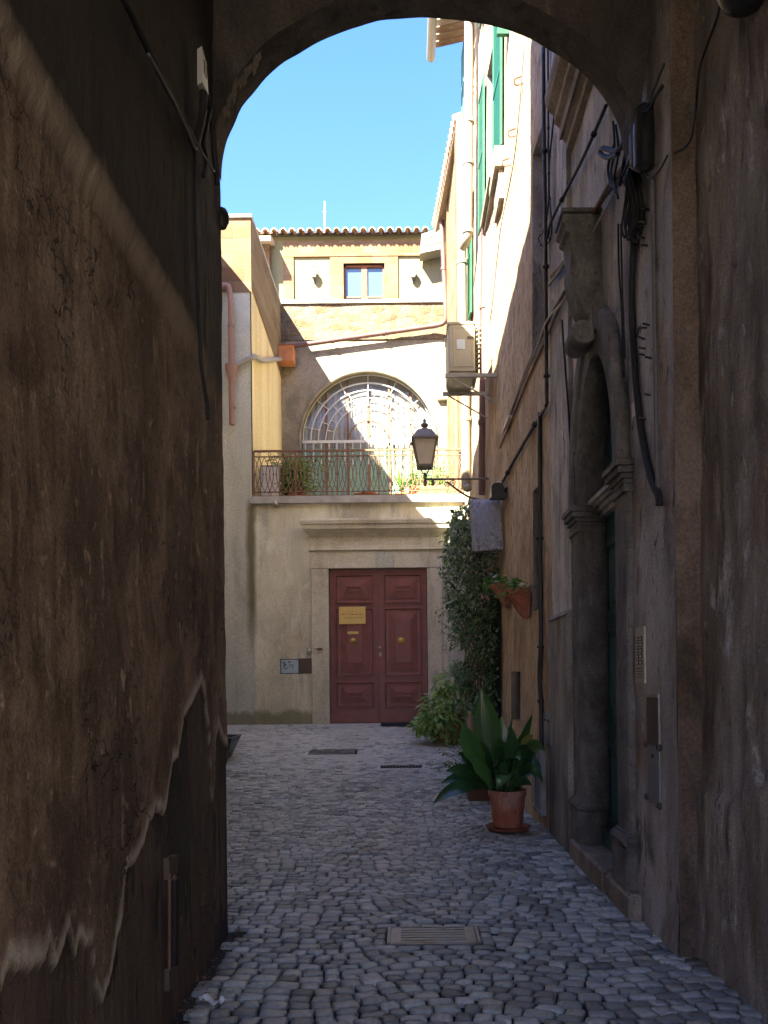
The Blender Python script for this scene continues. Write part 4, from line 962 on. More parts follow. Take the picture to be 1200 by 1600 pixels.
# slatted cream panel at the right end of the eave
m = MB(); a = P(656, 396, YH-.5); b = P(690, 362, YH-.5)
m.add([(a[0], YH-.5, a[2]), (b[0]+.02, YH-.5, a[2]+.12), (b[0]+.02, YH-.5, b[2]+.1), (a[0]+.05, YH-.5, b[2]-.05), (a[0], YH-.1, a[2]), (b[0]+.02, YH-.1, a[2]+.12), (b[0]+.02, YH-.1, b[2]+.1), (a[0]+.05, YH-.1, b[2]-.05)],
      [(0,1,2,3),(4,7,6,5),(0,4,5,1),(1,5,6,2),(2,6,7,3),(3,7,4,0)]); m.build('eave_panel', M['pipe_beige'], yh)
m = MB()
for k in range(1, 3):
    t_ = k/3; z = a[2] + (b[2]-a[2])*t_; m.tube([(a[0]+.13, YH-.505, z+.0), (b[0]+.02, YH-.505, z+.12*(1-t_)+.1*t_)], .008, 4)
m.tube([(a[0]+.13, YH-.505, a[2]+.03), (a[0]+.15, YH-.505, b[2]-.02)], .01, 4)
m.build('panel_slats', M['old_wood'], yh)
# roof corner of the recess at the far left
m = MB(); a = P(404, 372, YH-.6)
m.prism([(YH-.7, a[2]), (YH+1.4, a[2]+.75), (YH+1.4, a[2]+.55), (YH-.7, a[2]-.12)], 'x', -4.5, P(424, 372, YH-.6)[0]); m.build('roof_corner', M['tile'], yh)
m = MB(); m.box(-4.5, P(423.5, 372, YH)[0], YH-.3, YH+.5, 9, a[2]+.03); m.build('side_bay', M['tufa_fine'], yh)
# ------------------------------------------------------------------ leaves
def leaf_cloud(mb, pts, size, mi=0, droop=.3, asp=.5, dirs=None):
    for i, p in enumerate(pts):
        L = size * random.uniform(.65, 1.3); W = L * asp * random.uniform(.8, 1.2)
        if dirs is not None: d = Vector(dirs[i]).normalized()
        else:
            a = random.uniform(0, 2*pi); d = Vector((cos(a), sin(a), random.uniform(-.8, .5) - droop)).normalized()
        s = d.cross(Vector((random.uniform(-.5, .5), random.uniform(-.5, .5), 1))).normalized()
        if s.length < .1: s = Vector((1, 0, 0))
        n = s.cross(d); p = Vector(p)
        mid = p + d*L*.5 + n*L*.06
        mb.add([p, p + d*L*.35 + s*W*.5 - n*L*.05, p + d*L*.7 + s*W*.36 - n*L*.06, p + d*L - n*L*.12, p + d*L*.7 - s*W*.36 - n*L*.06, p + d*L*.35 - s*W*.5 - n*L*.05, mid],
               [(0,1,6),(1,2,6),(2,3,6),(3,4,6),(4,5,6),(5,0,6)], mi)
def long_leaf(mb, base, tip, bow, width, mi=0, nseg=9, fold=.25, side=None):
    base, tip = Vector(base), Vector(tip); c = (base + tip)/2 + Vector(bow)
    P_ = [(1-t)**2*base + 2*t*(1-t)*c + t*t*tip for t in [k/nseg for k in range(nseg+1)]]
    vs = []
    for k, p in enumerate(P_):
        t = k/nseg; d = (P_[min(k+1, nseg)] - P_[max(k-1, 0)]).normalized()
        s = Vector(side) if side is not None else d.cross(Vector((0, 0, 1)))
        s = s - d*s.dot(d)
        s = s.normalized() if s.length > .05 else Vector((1, 0, 0))
        n = s.cross(d)
        if n.z < 0 and side is None: n = -n
        wv = width*.5*(max(.06, min(1, (t-.12)*2.6)) if t < .5 else 1)*(1 if t < .55 else max(.0, 1-((t-.55)/.45)**2.0)) + .003*(1-t)
        vs += [p - s*wv + n*wv*fold, p - s*wv*.5 + n*wv*fold*.35, p, p + s*wv*.5 + n*wv*fold*.35, p + s*wv + n*wv*fold]
    mb.add(vs, [(5*k+j, 5*k+j+1, 5*k+5+j+1, 5*k+5+j) for k in range(nseg) for j in range(4)], mi)
def pot(t, c, r0, r1, h, mat, rim=.02, saucer=None, nm='pot'):
    m = MB(); m.lathe(c, [(.001, .0), (r0, 0), (r0+(r1-r0)*.8, h*.8), (r1-.002, h*.86), (r1+rim*.5, h*.86), (r1+rim*.5, h), (r1-.012, h), (r1-.02, h*.9)], 32)
    o = m.build(nm, mat, t, smooth=True)
    m = MB(); m.lathe(c, [(r1-.018, h*.92), (.001, h*.94)], 32); m.build('soil', M['soil'], t)
    if saucer:
        m = MB(); m.lathe((c[0], c[1], c[2]-.03), [(.001, 0), (saucer*.86, 0), (saucer, .035), (saucer-.012, .036), (saucer*.84, .012), (.001, .012)], 32); m.build('saucer', mat, t, smooth=True)
    return o
# aspidistra in the nearest pot
pc = P(793, 1294, 8.07); cx, cy = 1.005, 8.07
t = thing('potted_aspidistra', 'large dark broad leaved plant in a terracotta pot with saucer on the cobbles', 'potted plant', (cx, cy, .012))
pot(t, (cx, cy, .05), .145, .187, .37, M['terracotta'], .012, .225)
m = MB(); b0 = Vector((cx, cy, .40))
def aL(u0, v0, u1, v1, w_, bow=(0, 0, .05), dy=0.0, dyt=0.0, side=None):
    a = P(u0, v0, cy + dy); b = P(u1, v1, cy + dyt)
    if side is None: side = (Vector(b) - Vector(a)).normalized().cross(Vector((random.uniform(-.2, .2), -.72, .68)))
    w_ *= 1.12; long_leaf(m, a, b, bow, w_, 0, 12, .22, side)
aL(768, 1232, 752, 1074, .235, (.03, -.05, .02), .0, -.12, (1, -.12, 0))
aL(765, 1235, 722, 1128, .20, (-.01, -.04, .05), -.02, -.2, (.9, -.5, 0))
aL(775, 1232, 783, 1119, .17, (0, .05, .05), .05, .12, (1, .2, 0))
aL(785, 1232, 832, 1115, .11, (.02, -.03, .05), .0, -.12, (.8, .5, 0))
aL(780, 1235, 802, 1110, .09, (0, .02, .06), .06, .1, (.5, 1, 0))
aL(783, 1235, 842, 1160, .14, (.03, .0, .10), .0, .0, None)
aL(775, 1238, 677, 1256, .15, (-.02, -.06, .22), -.04, -.35, None)
aL(772, 1236, 689, 1225, .13, (0, -.02, .18), -.02, -.1, None)
aL(770, 1236, 696, 1205, .15, (.03, -.03, .15), .03, -.12, None)
aL(772, 1236, 716, 1176, .15, (0, -.04, .14), .03, -.1, None)
aL(778, 1240, 775, 1234, .14, (.12, -.24, .35), -.06, -.38, None)
aL(785, 1240, 831, 1228, .10, (.03, -.08, .16), -.04, -.2, None)
aL(780, 1240, 790, 1190, .11, (.0, -.1, .12), -.04, -.28, None)
aL(790, 1240, 842, 1200, .13, (.02, .02, .16), .02, .12, None)
aL(770, 1240, 740, 1180, .13, (-.02, -.1, .1), -.03, -.26, (.8, -.3, .2))
aL(780, 1235, 768, 1140, .14, (.02, .06, .02), .06, .2, (1, .4, 0))
aL(775, 1238, 795, 1155, .14, (.0, -.05, .06), -.02, -.16, (.9, -.4, 0))
for k in range(64):
    a = random.uniform(0, 2*pi); r = random.uniform(.15, .55); h = random.uniform(.08, .72) * (1.1 - r*.9)
    p = Vector((cx + .09*cos(a), cy + .09*sin(a), .40))
    tip = Vector((cx + r*cos(a), cy + r*sin(a), .42 + h))
    if tip.x > 1.34: tip.x = 1.34
    dd = (tip - p).normalized(); long_leaf(m, p, tip, (0, 0, .16 + r*.45), random.uniform(.10, .165), 0, 10, .22, dd.cross(Vector((random.gauss(0, .35), -.6 + random.gauss(0, .3), .7))))
for k in range(60):
    a = random.uniform(0, 2*pi); p = Vector((cx + .11*cos(a), cy + .11*sin(a), .39)); m.tube([p, p + Vector((.08*cos(a), .08*sin(a), random.uniform(.1, .25)))], .004, 4)
m.build('leaves', M['aspid'], t, smooth='all')
# second pot behind it
c2 = P(746, 1252, 9.9); z2 = zg(9.9)
t = thing('potted_shrub', 'small pot with trailing stems half hidden behind the large leaved plant', 'potted plant', (c2[0]+.02, 9.9, z2))
m = MB(); x, y = c2[0]+.02, 9.9; m.cbox(x-.14, x+.14, y-.14, y+.14, z2+.0, z2+.26, .015); m.cbox(x-.16, x+.16, y-.16, y+.16, z2+.22, z2+.30, .015); m.build('pot', simple('dull_brown_pot', (.14, .07, .05), .8), t)
m = MB(); leaf_cloud(m, [(x + random.gauss(0, .13), y + random.gauss(0, .12), z2 + .3 + abs(random.gauss(0, .22))) for _ in range(170)], .07, 0)
for k in range(6):
    a = P(720 - k*3, 1205 - 8*k, 9.8); b = P(700 - 6*k, 1188 - k*9 + (k % 2)*14, 9.7)
    pts = smooth_path([(x-.05, y, z2+.32), a, b], 6); m.tube(pts, .003, 4); leaf_cloud(m, pts[5:], .05, 0)
for k in range(2):
    pts = smooth_path([(x-.05, y, z2+.35), P(705, 1190+8*k, 9.8), P(668+10*k, 1197+3*k, 9.7)], 8); m.tube(pts, .003, 4); leaf_cloud(m, pts[7:], .06, 0)
m.build('leaves', M['ivy'], t)
# variegated bush by the door
bx, by = P(693, 1158, 13.7)[0], 13.7; bz = zg(by)
t = thing('variegated_bush', 'bushy plant with pale green pointed leaves standing right of the red door', 'potted plant', (bx, by, bz))
pot(t, (bx+.05, by, bz), .2, .27, .3, M['terracotta'], .015)
m = MB()
def clump(n, c, s, size, mb=None, droop=.5, asp=.42):
    pts, ds = [], []
    for _ in range(n):
        v = Vector((random.gauss(0, 1), random.gauss(0, 1), random.gauss(0, 1))).normalized()
        r = random.uniform(.55, 1.05)
        pts.append((c[0]+v.x*s[0]*r, c[1]+v.y*s[1]*r, c[2]+v.z*s[2]*r)); ds.append((v.x + random.gauss(0, .4), v.y + random.gauss(0, .4), v.z*.5 - droop + random.gauss(0, .3)))
    leaf_cloud(mb or m, pts, size, 0, 0, asp, ds)
for c, s, n in (((-.05,-.2,.55),(.40,.3,.34),170),((-.08,-.1,.42),(.36,.3,.22),190), ((-.28,-.15,.34),(.24,.2,.18),110), ((.12,0,.72),(.34,.3,.25),190), ((.1,0,1.02),(.26,.24,.18),120), ((.0,-.1,.15),(.26,.24,.13),90), ((-.42,-.1,.30),(.12,.12,.1),26)):
    clump(n, (bx+c[0], by+c[1], bz+c[2]), s, .15)
for k in range(16):
    a = random.uniform(0, 2*pi); m.tube([(bx, by, bz+.2), (bx+.2*cos(a), by+.2*sin(a), bz+random.uniform(.4, 1.1))], .006, 4)
m.build('leaves', M['bush'], t)
m = MB(); clump(26, (bx+.22, by-.25, bz+.5), (.12, .05, .05), .09); m.build('dry_leaves', M['red_leaf'], t)
# climbing plant on the wall
t = thing('climbing_plant', 'dark small leaved climber covering the wall from the grey panel down to the ground', 'climbing plant', (1.0, 11.6, zg(11.6)))
m = MB(); stem = MB(); pts, ds = [], []
OUT = [(780,742,790),(800,716,790),(830,704,788),(860,700,788),(900,698,789),(950,702,789),(1000,706,790),(1050,712,790),(1100,722,790),(1125,735,790)]
ov = [o[0] for o in OUT]; ol = [o[1] for o in OUT]; orr = [o[2] for o in OUT]
n_ = 0
while n_ < 6000:
    v = random.uniform(780, 1128); l = np.interp(v, ov, ol); r = np.interp(v, ov, orr)
    l += (float(vnoise(v*.045, 3.3, 9))-.5)*26
    uu = random.uniform(l - 7, r)
    Y = random.uniform(10.95, 12.6)
    dens = float(fbm(uu*.06, v*.045, 17)) + .25*min(1, (uu-l)/18)
    if dens < random.uniform(.38, .66): continue
    p = P(uu, v, Y)
    if p[0] > XB(Y, p[2]) - .03: continue
    if p[2] < zg(Y): continue
    pts.append(p); ds.append((random.gauss(-.4, .6), random.gauss(-.5, .6), random.gauss(-.55, .45))); n_ += 1
leaf_cloud(m, pts[:4600], .068, 0, 0, .55, ds[:4600]); leaf_cloud(m, pts[4600:], .10, 0, 0, .5, ds[4600:]); m2 = m
for k in range(34):
    u = random.uniform(722, 786); q = [P(u + random.gauss(0, 9), v, random.uniform(11.1, 12.3)) for v in range(1110, 800, -40)]
    stem.tube(smooth_path(q, 4), .006, 4)
for k in range(26):
    u, v = random.uniform(700, 720), random.uniform(810, 1060); q = [P(735, v+10, 11.6), P(u, v, 11.5), P(u - random.uniform(6, 22), v + random.uniform(-14, 14), 11.5)]
    q = smooth_path(q, 6); stem.tube(q, .003, 4); leaf_cloud(m2, q[5:], .05, 0, .2, .5)
m.build('leaves', M['ivy'], t); stem.build('stems', M['old_wood'], t)
m = MB(); m.grid(lambda y, z: (XB(y, z)-.02, y, z), lin(10.95, 12.5, .3), lin(.1, 2.7, .3)); m.build('backing_sheet', simple('dark_backing', (.012, .016, .010), .95, 0, .5, 20, .5), t)  # flat near-black sheet on the wall behind the leaves
# two wall pots with flowers
def wallpot(label, Y, z, s, seed):
    random.seed(seed); xw = XB(Y, z)
    t = thing('wall_flowerpot', label, 'flower pot', (xw, Y, z))
    m = MB()
    prof = [(.16, .0), (.155, -.05), (.145, -.055), (.06, -.26), (.03, -.30)]
    for j in range(len(prof)-1):
        pass
    vs = []; k = 14
    for r, dz in prof:
        for i in range(k+1):
            a = pi/2 + pi*i/k; vs.append((xw - .012 + r*1.75*s*cos(a), Y + r*1.15*s*sin(a), z + dz*s*1.12))
    fs = [(j*(k+1)+i, j*(k+1)+i+1, (j+1)*(k+1)+i+1, (j+1)*(k+1)+i) for j in range(len(prof)-1) for i in range(k)]
    m.add(vs, fs); m.build('pot', M['terracotta'], t, smooth=True)
    m = MB(); m.add([(xw-.012-.25*s, Y-.02, z-.03), (xw-.012, Y-.17*s, z-.03), (xw-.012, Y+.17*s, z-.03)], [(0,1,2)]); m.build('soil', M['soil'], t)
    m = MB(); pts, ds = [], []
    for _ in range(260):
        a = random.uniform(0, 2*pi); r = abs(random.gauss(0, .15)); p = (xw - .15 + r*cos(a)*1.0, Y + r*sin(a), z + .03 + random.uniform(-.05, .09) - r*.3)
        if p[0] < xw - .01: pts.append(p); ds.append((random.gauss(-.4, .7), random.gauss(-.3, .7), random.gauss(.2, .5)))
    leaf_cloud(m, pts, .055, 0, 0, .5, ds); m.build('leaves', M['herb'], t)
    m = MB(); pts = [(xw - .14 + random.gauss(0, .12), Y - .05 + random.gauss(0, .1), z + random.uniform(-.05, .13)) for _ in range(9)]
    for p in pts:
        if p[0] < xw - .02: leaf_cloud(m, [p]*6, .032, 0, -.6, .8)
    m.build('flowers', M['white_flower'], t)
a = PW(824, 924); wallpot('terracotta wall pot of green leaves and white flowers, nearer of the pair', a[1]-.12, a[2]+.01, 1.0, 3)
a = PW(795, 912); wallpot('terracotta wall pot with trailing green leaves, farther one before the climber', a[1]-.1, a[2]-.02, .9, 5)
random.seed(21)
# terrace plants
def terr(u, v, Y): return P(u, v, Y)[0]
x = terr(462, 770, 16.2); t = thing('terrace_bamboo', 'leafy light green bamboo plant behind the left part of the terrace railing', 'potted plant', (x, 16.2, 5.04))
pot(t, (x, 16.2, 5.04), .16, .21, .3, M['terracotta'])
m = MB(); pts, ds = [], []
for _ in range(850):
    a = random.uniform(0, 2*pi); r = abs(random.gauss(0, .27)); h = random.uniform(.25, 1.0)
    pts.append((x + r*cos(a) - .05, 16.2 + r*sin(a)*.8, 5.04 + h)); ds.append((cos(a) + random.gauss(0, .5), sin(a) + random.gauss(0, .5), random.gauss(-.3, .5)))
leaf_cloud(m, pts, .19, 0, 0, .16, ds)
for k in range(14): a = random.uniform(0, 2*pi); m.tube([(x, 16.2, 5.3), (x+.2*cos(a), 16.2+.2*sin(a), 5.95)], .006, 4)
m.build('leaves', M['bamboo'], t)
x0, x1 = terr(640, 760, 16.3), terr(699, 760, 16.3)
t = thing('terrace_planter', 'orange terracotta trough with green herbs behind the right part of the railing', 'planter', ((x0+x1)/2, 16.3, 5.04))
m = MB(); m.cbox(x0, x1, 16.15, 16.5, 5.04, 5.42, .02); m.cbox(x0-.02, x1+.02, 16.13, 16.52, 5.36, 5.44, .015); m.build('trough', M['terra_lit'], t)
m = MB(); leaf_cloud(m, [(random.uniform(x0, x1), 16.32 + random.gauss(0, .09), 5.46 + abs(random.gauss(0, .2))) for _ in range(800)], .09, 0, -.7, .3); m.build('leaves', M['herb'], t)
x = terr(628, 765, 16.0); t = thing('terrace_grass', 'tuft of long grassy leaves left of the orange terracotta trough', 'potted plant', (x, 16.0, 5.04))
pot(t, (x, 16.0, 5.04), .11, .15, .2, M['terra_lit'])
m = MB()
for k in range(60): a = random.uniform(0, 2*pi); r = random.uniform(.1, .36); long_leaf(m, (x, 16, 5.2), (x + r*cos(a), 16 + r*sin(a), 5.3 + random.uniform(.1, .5)), (0, 0, .15), .022, 0, 6)
m.build('leaves', M['herb'], t)
x = terr(574, 766, 16.0); t = thing('terrace_bowl', 'wide low terracotta bowl with stones at the middle of the terrace edge', 'bowl', (x, 15.75, 5.04))
pot(t, (x, 15.75, 5.04), .17, .25, .13, M['terra_lit'], .02)
m = MB()
for k in range(9): m = MB(); c = (x + random.uniform(-.13, .13), 15.75 + random.uniform(-.1, .1), 5.17); r = random.uniform(.04, .08); m.lathe(c, [(.001, r*.9), (r*.6, r*.7), (r, .0), (r*.8, -r*.5)], 8); m.build('stone', M['steel'], t)
a, b = P(408.5, 771, 15.75), P(436, 729, 15.75)
t = thing('white_board', 'white framed board leaning on the yellow wall behind the railing', 'board', ((a[0]+b[0])/2, 15.75, 5.04))
m = MB(); m.cbox(a[0], b[0], 15.72, 15.75, 5.045, b[2], .006); m.build('panel', M['white_plastic'], t)
m = MB()
for q in ((a[0]-.015, a[0], 5.04, b[2]), (b[0], b[0]+.015, 5.04, b[2]), (a[0]-.015, b[0]+.015, b[2]+.001, b[2]+.018)): m.box(q[0], q[1], 15.71, 15.76, q[2], q[3])
m.build('frame', M['steel'], t)
# ------------------------------------------------------------------ pipes
def pipe(label, pts, r, mat, collars=(), name='drainpipe', clip=None):
    t = thing(name, label, 'pipe' if name != 'gutter_pipe' else 'pipe', tuple(Vector(pts[-1])))
    m = MB(); m.tube(pts, r, 12); m.build('pipe', mat, t, smooth=True)
    for c, d in collars:
        c, d = Vector(c), Vector(d).normalized(); m = MB(); m.tube([c - d*.035, c + d*.035], r*1.22, 12); m.build('collar', clip or mat, t)
    return t
def elbow(pts, r=.1):
    pts = [Vector(p) for p in pts]; out = [pts[0]]
    for a, b, c in zip(pts[:-2], pts[1:-1], pts[2:]):
        d0, d1 = (a-b).normalized(), (c-b).normalized(); q = min(r, (a-b).length*.45, (c-b).length*.45)
        for k in range(5):
            s = k/4; out.append((1-s)**2*(b+d0*q) + 2*s*(1-s)*b + s*s*(b+d1*q))
    return out + [pts[-1]]
Z3 = (0, 0, 1)
pipe('long brown downpipe on the ochre house, from eaves to above the grey panel', [P(771, -140, 12.7), P(763.5, 100, 12.7), P(757, 500, 12.7), P(754.5, 772, 12.7)], .073, M['pipe_brown'],
     [(P(765, 150, 12.7), Z3), (P(761, 300, 12.7), Z3), (P(757.5, 480, 12.7), Z3), (P(755.5, 660, 12.7), Z3)])
pipe('cream downpipe with an elbow, higher of the two cream pipes', elbow([P(734, -120, 13.4), P(732.5, 100, 13.4), P(731, 372, 13.4), P(722.5, 386, 13.6)], .12), .078, M['pipe_beige'],
     [(P(733, 190, 13.4), Z3), (P(732, 255, 13.4), Z3), (P(731, 362, 13.4), Z3)])
pipe('cream downpipe running past the air conditioner to the terrace end', elbow([P(720, 190, 14.3), P(721.5, 400, 14.3), P(722.5, 500, 14.3), P(727, 590, 14.3), P(728, 765, 14.3)], .1), .082, M['pipe_beige'],
     [(P(722, 410, 14.3), Z3), (P(728, 655, 14.3), Z3)])
pipe('brown pipe dropping from the far eave and slanting across the rubble parapet', elbow([P(690, 345, 18.7), P(692.5, 400, 18.7), P(696.5, 480, 18.7), P(696.5, 505, 18.75), P(680, 509, 18.85), P(456, 541, 18.88)], .25), .055, M['pipe_brown'],
     [(P(693, 420, 18.7), Z3), (P(600, 520.5, 18.86), (1, 0, -.1)), (P(520, 532, 18.87), (1, 0, -.1))])
a, b = P(437, 566, 18.7), P(459, 541, 18.7)
t = thing('rain_box', 'terracotta coloured rain hopper in the shaded corner of the terrace', 'rain hopper', ((a[0]+b[0])/2, 18.8, a[2]))
m = MB(); m.cbox(a[0]-.03, b[0], 18.62, 18.98, a[2], b[2], .01); m.build('box', M['terra_lit'], t); m = MB(); m.cbox(a[0]-.04, b[0]+.015, 18.6, 18.99, b[2], b[2]+.03, .008); m.build('rim', M['terracotta'], t)
pipe('grey pipe crossing the yellow side wall from the hopper to the front', elbow([(-2.86, 18.7, P(437, 561, 18.7)[2]), (-2.85, 16.2, P(405, 556, 16)[2]-.02), (-2.84, 15.28, P(394, 557, 15.3)[2]), (P(378, 566, 15.28)[0], 15.28, P(378, 566, 15.28)[2]), (P(366, 574, 15.28)[0], 15.28, P(366, 574, 15.28)[2])], .2), .05, M['pipe_grey'])
t = pipe('copper red downpipe with funnel on the grey block beside the arch', elbow([P(341, 448, 15.25), P(357, 445, 15.25), P(360.5, 470, 15.25), P(362.5, 664, 15.25)], .2), .055, M['pipe_red'], [(P(361, 508, 15.25), Z3), (P(363, 635, 15.25), Z3)])
m = MB(); c = P(362, 600, 15.25); m.lathe(c, [(.06, -.0), (.062, .08), (.12, .26), (.125, .36), (.11, .36), (.10, .27)], 16); m.build('funnel', M['pipe_red'], t, smooth=True)
pipe('thin orange pipe standing behind the right end of the railing', [P(713, 560, 16.5), P(714.5, 772, 16.5)], .05, M['pipe_orange'], [(P(714, 660, 16.5), Z3)])
# ------------------------------------------------------------------ air conditioner
Y0, Y1 = 11.5, 12.3; a, b = P(701, 583, Y0), P(742, 503, Y0)
t = thing('air_conditioner', 'cream air conditioner unit bracketed high on the ochre house wall', 'air conditioner', ((a[0]+b[0])/2, 11.9, a[2]))
m = MB(); m.cbox(a[0], b[0], Y0, Y1, a[2]+.03, b[2], .02); m.cbox(a[0]-.012, b[0]+.012, Y0-.012, Y1+.01, b[2]-.03, b[2]+.008, .012); m.box(a[0]+.02, b[0]-.02, Y0+.02, Y1-.02, a[2], a[2]+.03); cs = m.build('casing', M['ac'], t)
m = MB(); m.loops([(a[0]+.07, b[0]-.04, a[2]+.09, b[2]-.07, .0), (a[0]+.07, b[0]-.04, a[2]+.09, b[2]-.07, .006), (a[0]+.085, b[0]-.055, a[2]+.105, b[2]-.085, .006), (a[0]+.09, b[0]-.06, a[2]+.11, b[2]-.09, .002)], Y0-.001); m.build('side_cover', M['ac'], t)
m = MB(); m.box(b[0]-.11, b[0]-.02, Y0-.012, Y0-.004, b[2]-.24, b[2]-.21); m.build('handle_slot', M['ac_dark'], t)
m = MB(); m.box(a[0]+.12, a[0]+.24, Y0-.010, Y0-.0035, a[2]+.34, a[2]+.48); m.build('printed_label', M['label_blue'], t)
m = MB()
for k in range(9): z = a[2]+.06+.07*k; m.tube([(b[0]+.02, Y0+.05, z), (b[0]+.08, Y0+.03, z+.03), (b[0]+.10, Y0+.2, z+.02)], .016, 5)
m.box(b[0]+.013, b[0]+.05, Y0+.06, Y1-.06, a[2]+.04, b[2]-.06); m.build('coil', M['ac_dark'], t)
for y in (Y0+.0, Y1-.06):
    m = MB(); m.box(a[0]-.05, XB(y, 6)+.02, y, y+.045, a[2]-.055, a[2]-.004); m.tube([(a[0]+.02, y+.02, a[2]-.05), (XB(y, 5.5), y+.02, a[2]-.42)], .012, 5); m.build('bracket', M['coping'], t)
# ------------------------------------------------------------------ lantern on its bracket
YL2 = 12.2; lx, lzb = P(664, 731, YL2)[0], P(664, 731, YL2)[2]
t = thing('wall_lantern', 'old iron street lantern on a scrolled wall bracket before the terrace', 'street lamp', (lx, YL2, lzb))
zt_ = P(664, 689, YL2)[2]; zc_ = P(664, 674, YL2)[2]; zf = P(664, 659, YL2)[2]
w0, w1 = .105, .175
def frus(mb, wa, wb, za, zb, cap=True): mb.add([(lx+sx*w_, YL2+sy*w_, z) for w_, z in ((wa, za), (wb, zb)) for sx, sy in ((-1,-1),(1,-1),(1,1),(-1,1))], [(0,1,5,4),(1,2,6,5),(2,3,7,6),(3,0,4,7)] + ([(3,2,1,0),(4,5,6,7)] if cap else []))
m = MB(); frus(m, w0*.93, w1*.93, lzb+.03, zt_-.01); m.build('glass', M['frost'], t)
m = MB(); frus(m, w0+.015, w0+.02, lzb-.005, lzb+.03); frus(m, w1+.03, w1+.03, zt_-.012, zt_+.02); frus(m, w1+.012, w1*.62, zt_+.02, zc_)
for sx, sy in ((-1,-1),(1,-1),(1,1),(-1,1)): m.tube([(lx+sx*w0, YL2+sy*w0, lzb+.02), (lx+sx*w1, YL2+sy*w1, zt_)], .014, 5)
m.lathe((lx, YL2, zc_), [(.11, 0), (.10, .02), (.055, .035), (.035, .06), (.06, .085), (.062, .10), (.035, .125), (.02, .14), (.03, .16), (.012, .19), (.001, .2)], 16)
for sx in (-1, 1): m.tube(smooth_path([(lx+sx*.08, YL2, lzb), (lx+sx*.05, YL2, lzb-.05), (lx+sx*.02, YL2, lzb-.1)], 4), .010, 5)
m.lathe((lx, YL2, lzb-.26), [(.001, -.03), (.025, -.01), (.03, .04), (.02, .10), (.035, .14), (.015, .18), (.001, .19)], 12)
m.build('housing', M['lantern_iron'], t, smooth=True)
zb_ = P(664, 749, YL2)[2]; xw = XB(YL2, 4.5)
m = MB(); m.tube([(lx-.02, YL2, zb_), (xw, YL2, zb_+.0)], .016, 6); m.tube(smooth_path([(lx+.33, YL2, zb_-.04), (lx+.5, YL2, zb_-.17), (lx+.68, YL2, zb_-.28), (xw-.01, YL2, zb_-.34)], 5), .016, 6)
for cx_, r_, s_ in ((lx+.42, .055, 1), (lx+.33, .045, -1)):
    m.tube([(cx_ + r_*(1-k/30)*cos(k*.38), YL2, zb_-.07 + r_*(1-k/30)*sin(k*.38)*s_) for k in range(28)], .008, 5)
m.lathe((lx+.12, YL2, zb_-.04), [(.001, -.07), (.02, -.05), (.025, 0), (.012, .04)], 8); m.build('bracket', M['lantern_iron'], t, smooth=True)
m = MB(); c = P(730, 763, YL2); m.lathe((c[0], YL2-.03, c[2]), [(.05, -.03), (.066, .0), (.062, .03), (.04, .055), (.001, .065)], 18, ax='y'); m.build('boss', M['coping'], t, smooth=True)
# ------------------------------------------------------------------ small wall lamps of the yellow house
def sconce(label, u, v, grp='wall lamps of the yellow house'):
    p = P(u, v, YH-.14); x, y, z = p
    t = thing('wall_lamp', label, 'wall lamp', (x, YH-.01, z-.12), grp)
    m = MB()
    m.add([(x+sx*w_, y+sy*w_, zz_) for w_, zz_ in ((.05, z-.1), (.085, z+.06)) for sx, sy in ((-1,-1),(1,-1),(1,1),(-1,1))], [(0,1,5,4),(1,2,6,5),(2,3,7,6),(3,0,4,7),(3,2,1,0)]); m.build('glass', M['frost'], t)
    m = MB(); m.lathe((x, y, z+.06), [(.10, 0), (.10, .015), (.05, .07), (.02, .09), (.03, .11), (.001, .13)], 12); m.lathe((x, y, z-.12), [(.001, -.02), (.05, 0), (.055, .02), (.03, .02)], 10)
    m.tube([(x, y, z-.13), (x, y+.07, z-.18), (x, YH-.01, z-.12)], .012, 6); m.box(x-.03, x+.03, YH-.02, YH-.004, z-.2, z-.06); m.build('fitting', M['lamp_metal'], t)
sconce('small wall lamp on the yellow wall left of the wooden window', 490, 427); sconce('small wall lamp on the yellow wall right of the wooden window', 645, 427)
# dome camera under the terrace, junction box
a = P(430, 787, 15.32)
t = thing('dome_camera', 'small metal dome fitting under the terrace slab near the left end', 'camera', (a[0], 15.3, a[2]-.06))
m = MB(); m.lathe((a[0], 15.37, a[2]), [(.07, 0), (.075, .04), (.07, .05)], 18, ax='y'); m.build('base', M['steel'], t, smooth=True)
m = MB(); m.lathe((a[0], 15.32, a[2]), [(.062, 0), (.052, .03), (.03, .05), (.001, .056)], 18, ax='y'); m.build('dome', M['nickel'], t, smooth=True)
a = P(691, 615.5, 18.98); t = thing('junction_box', 'cream square junction box on the wall right of the arched window', 'junction box', (a[0], 18.98, a[2]-.14))
m = MB(); m.cbox(a[0]-.12, a[0]+.12, 18.92, 19.045, a[2]-.14, a[2]+.14, .01); m.build('body', M['ac'], t); m = MB(); m.cbox(a[0]-.075, a[0]+.075, 18.905, 18.919, a[2]-.09, a[2]+.09, .006); m.build('lid', M['pipe_beige'], t)
m = MB(); m.tube([P(507, 372, 21.4), P(507.5, 315, 21.4)], .018, 6); z = P(507, 316, 21.4)[2]; m.tube([(P(507, 330, 21.4)[0]-.05, 21.4, z-.25), (P(507, 330, 21.4)[0]+.05, 21.4, z-.25)], .01, 4); tag(recenter(m.build('antenna', M['white_paint'], None)), 'thin white antenna mast standing on the tiled roof', 'antenna')
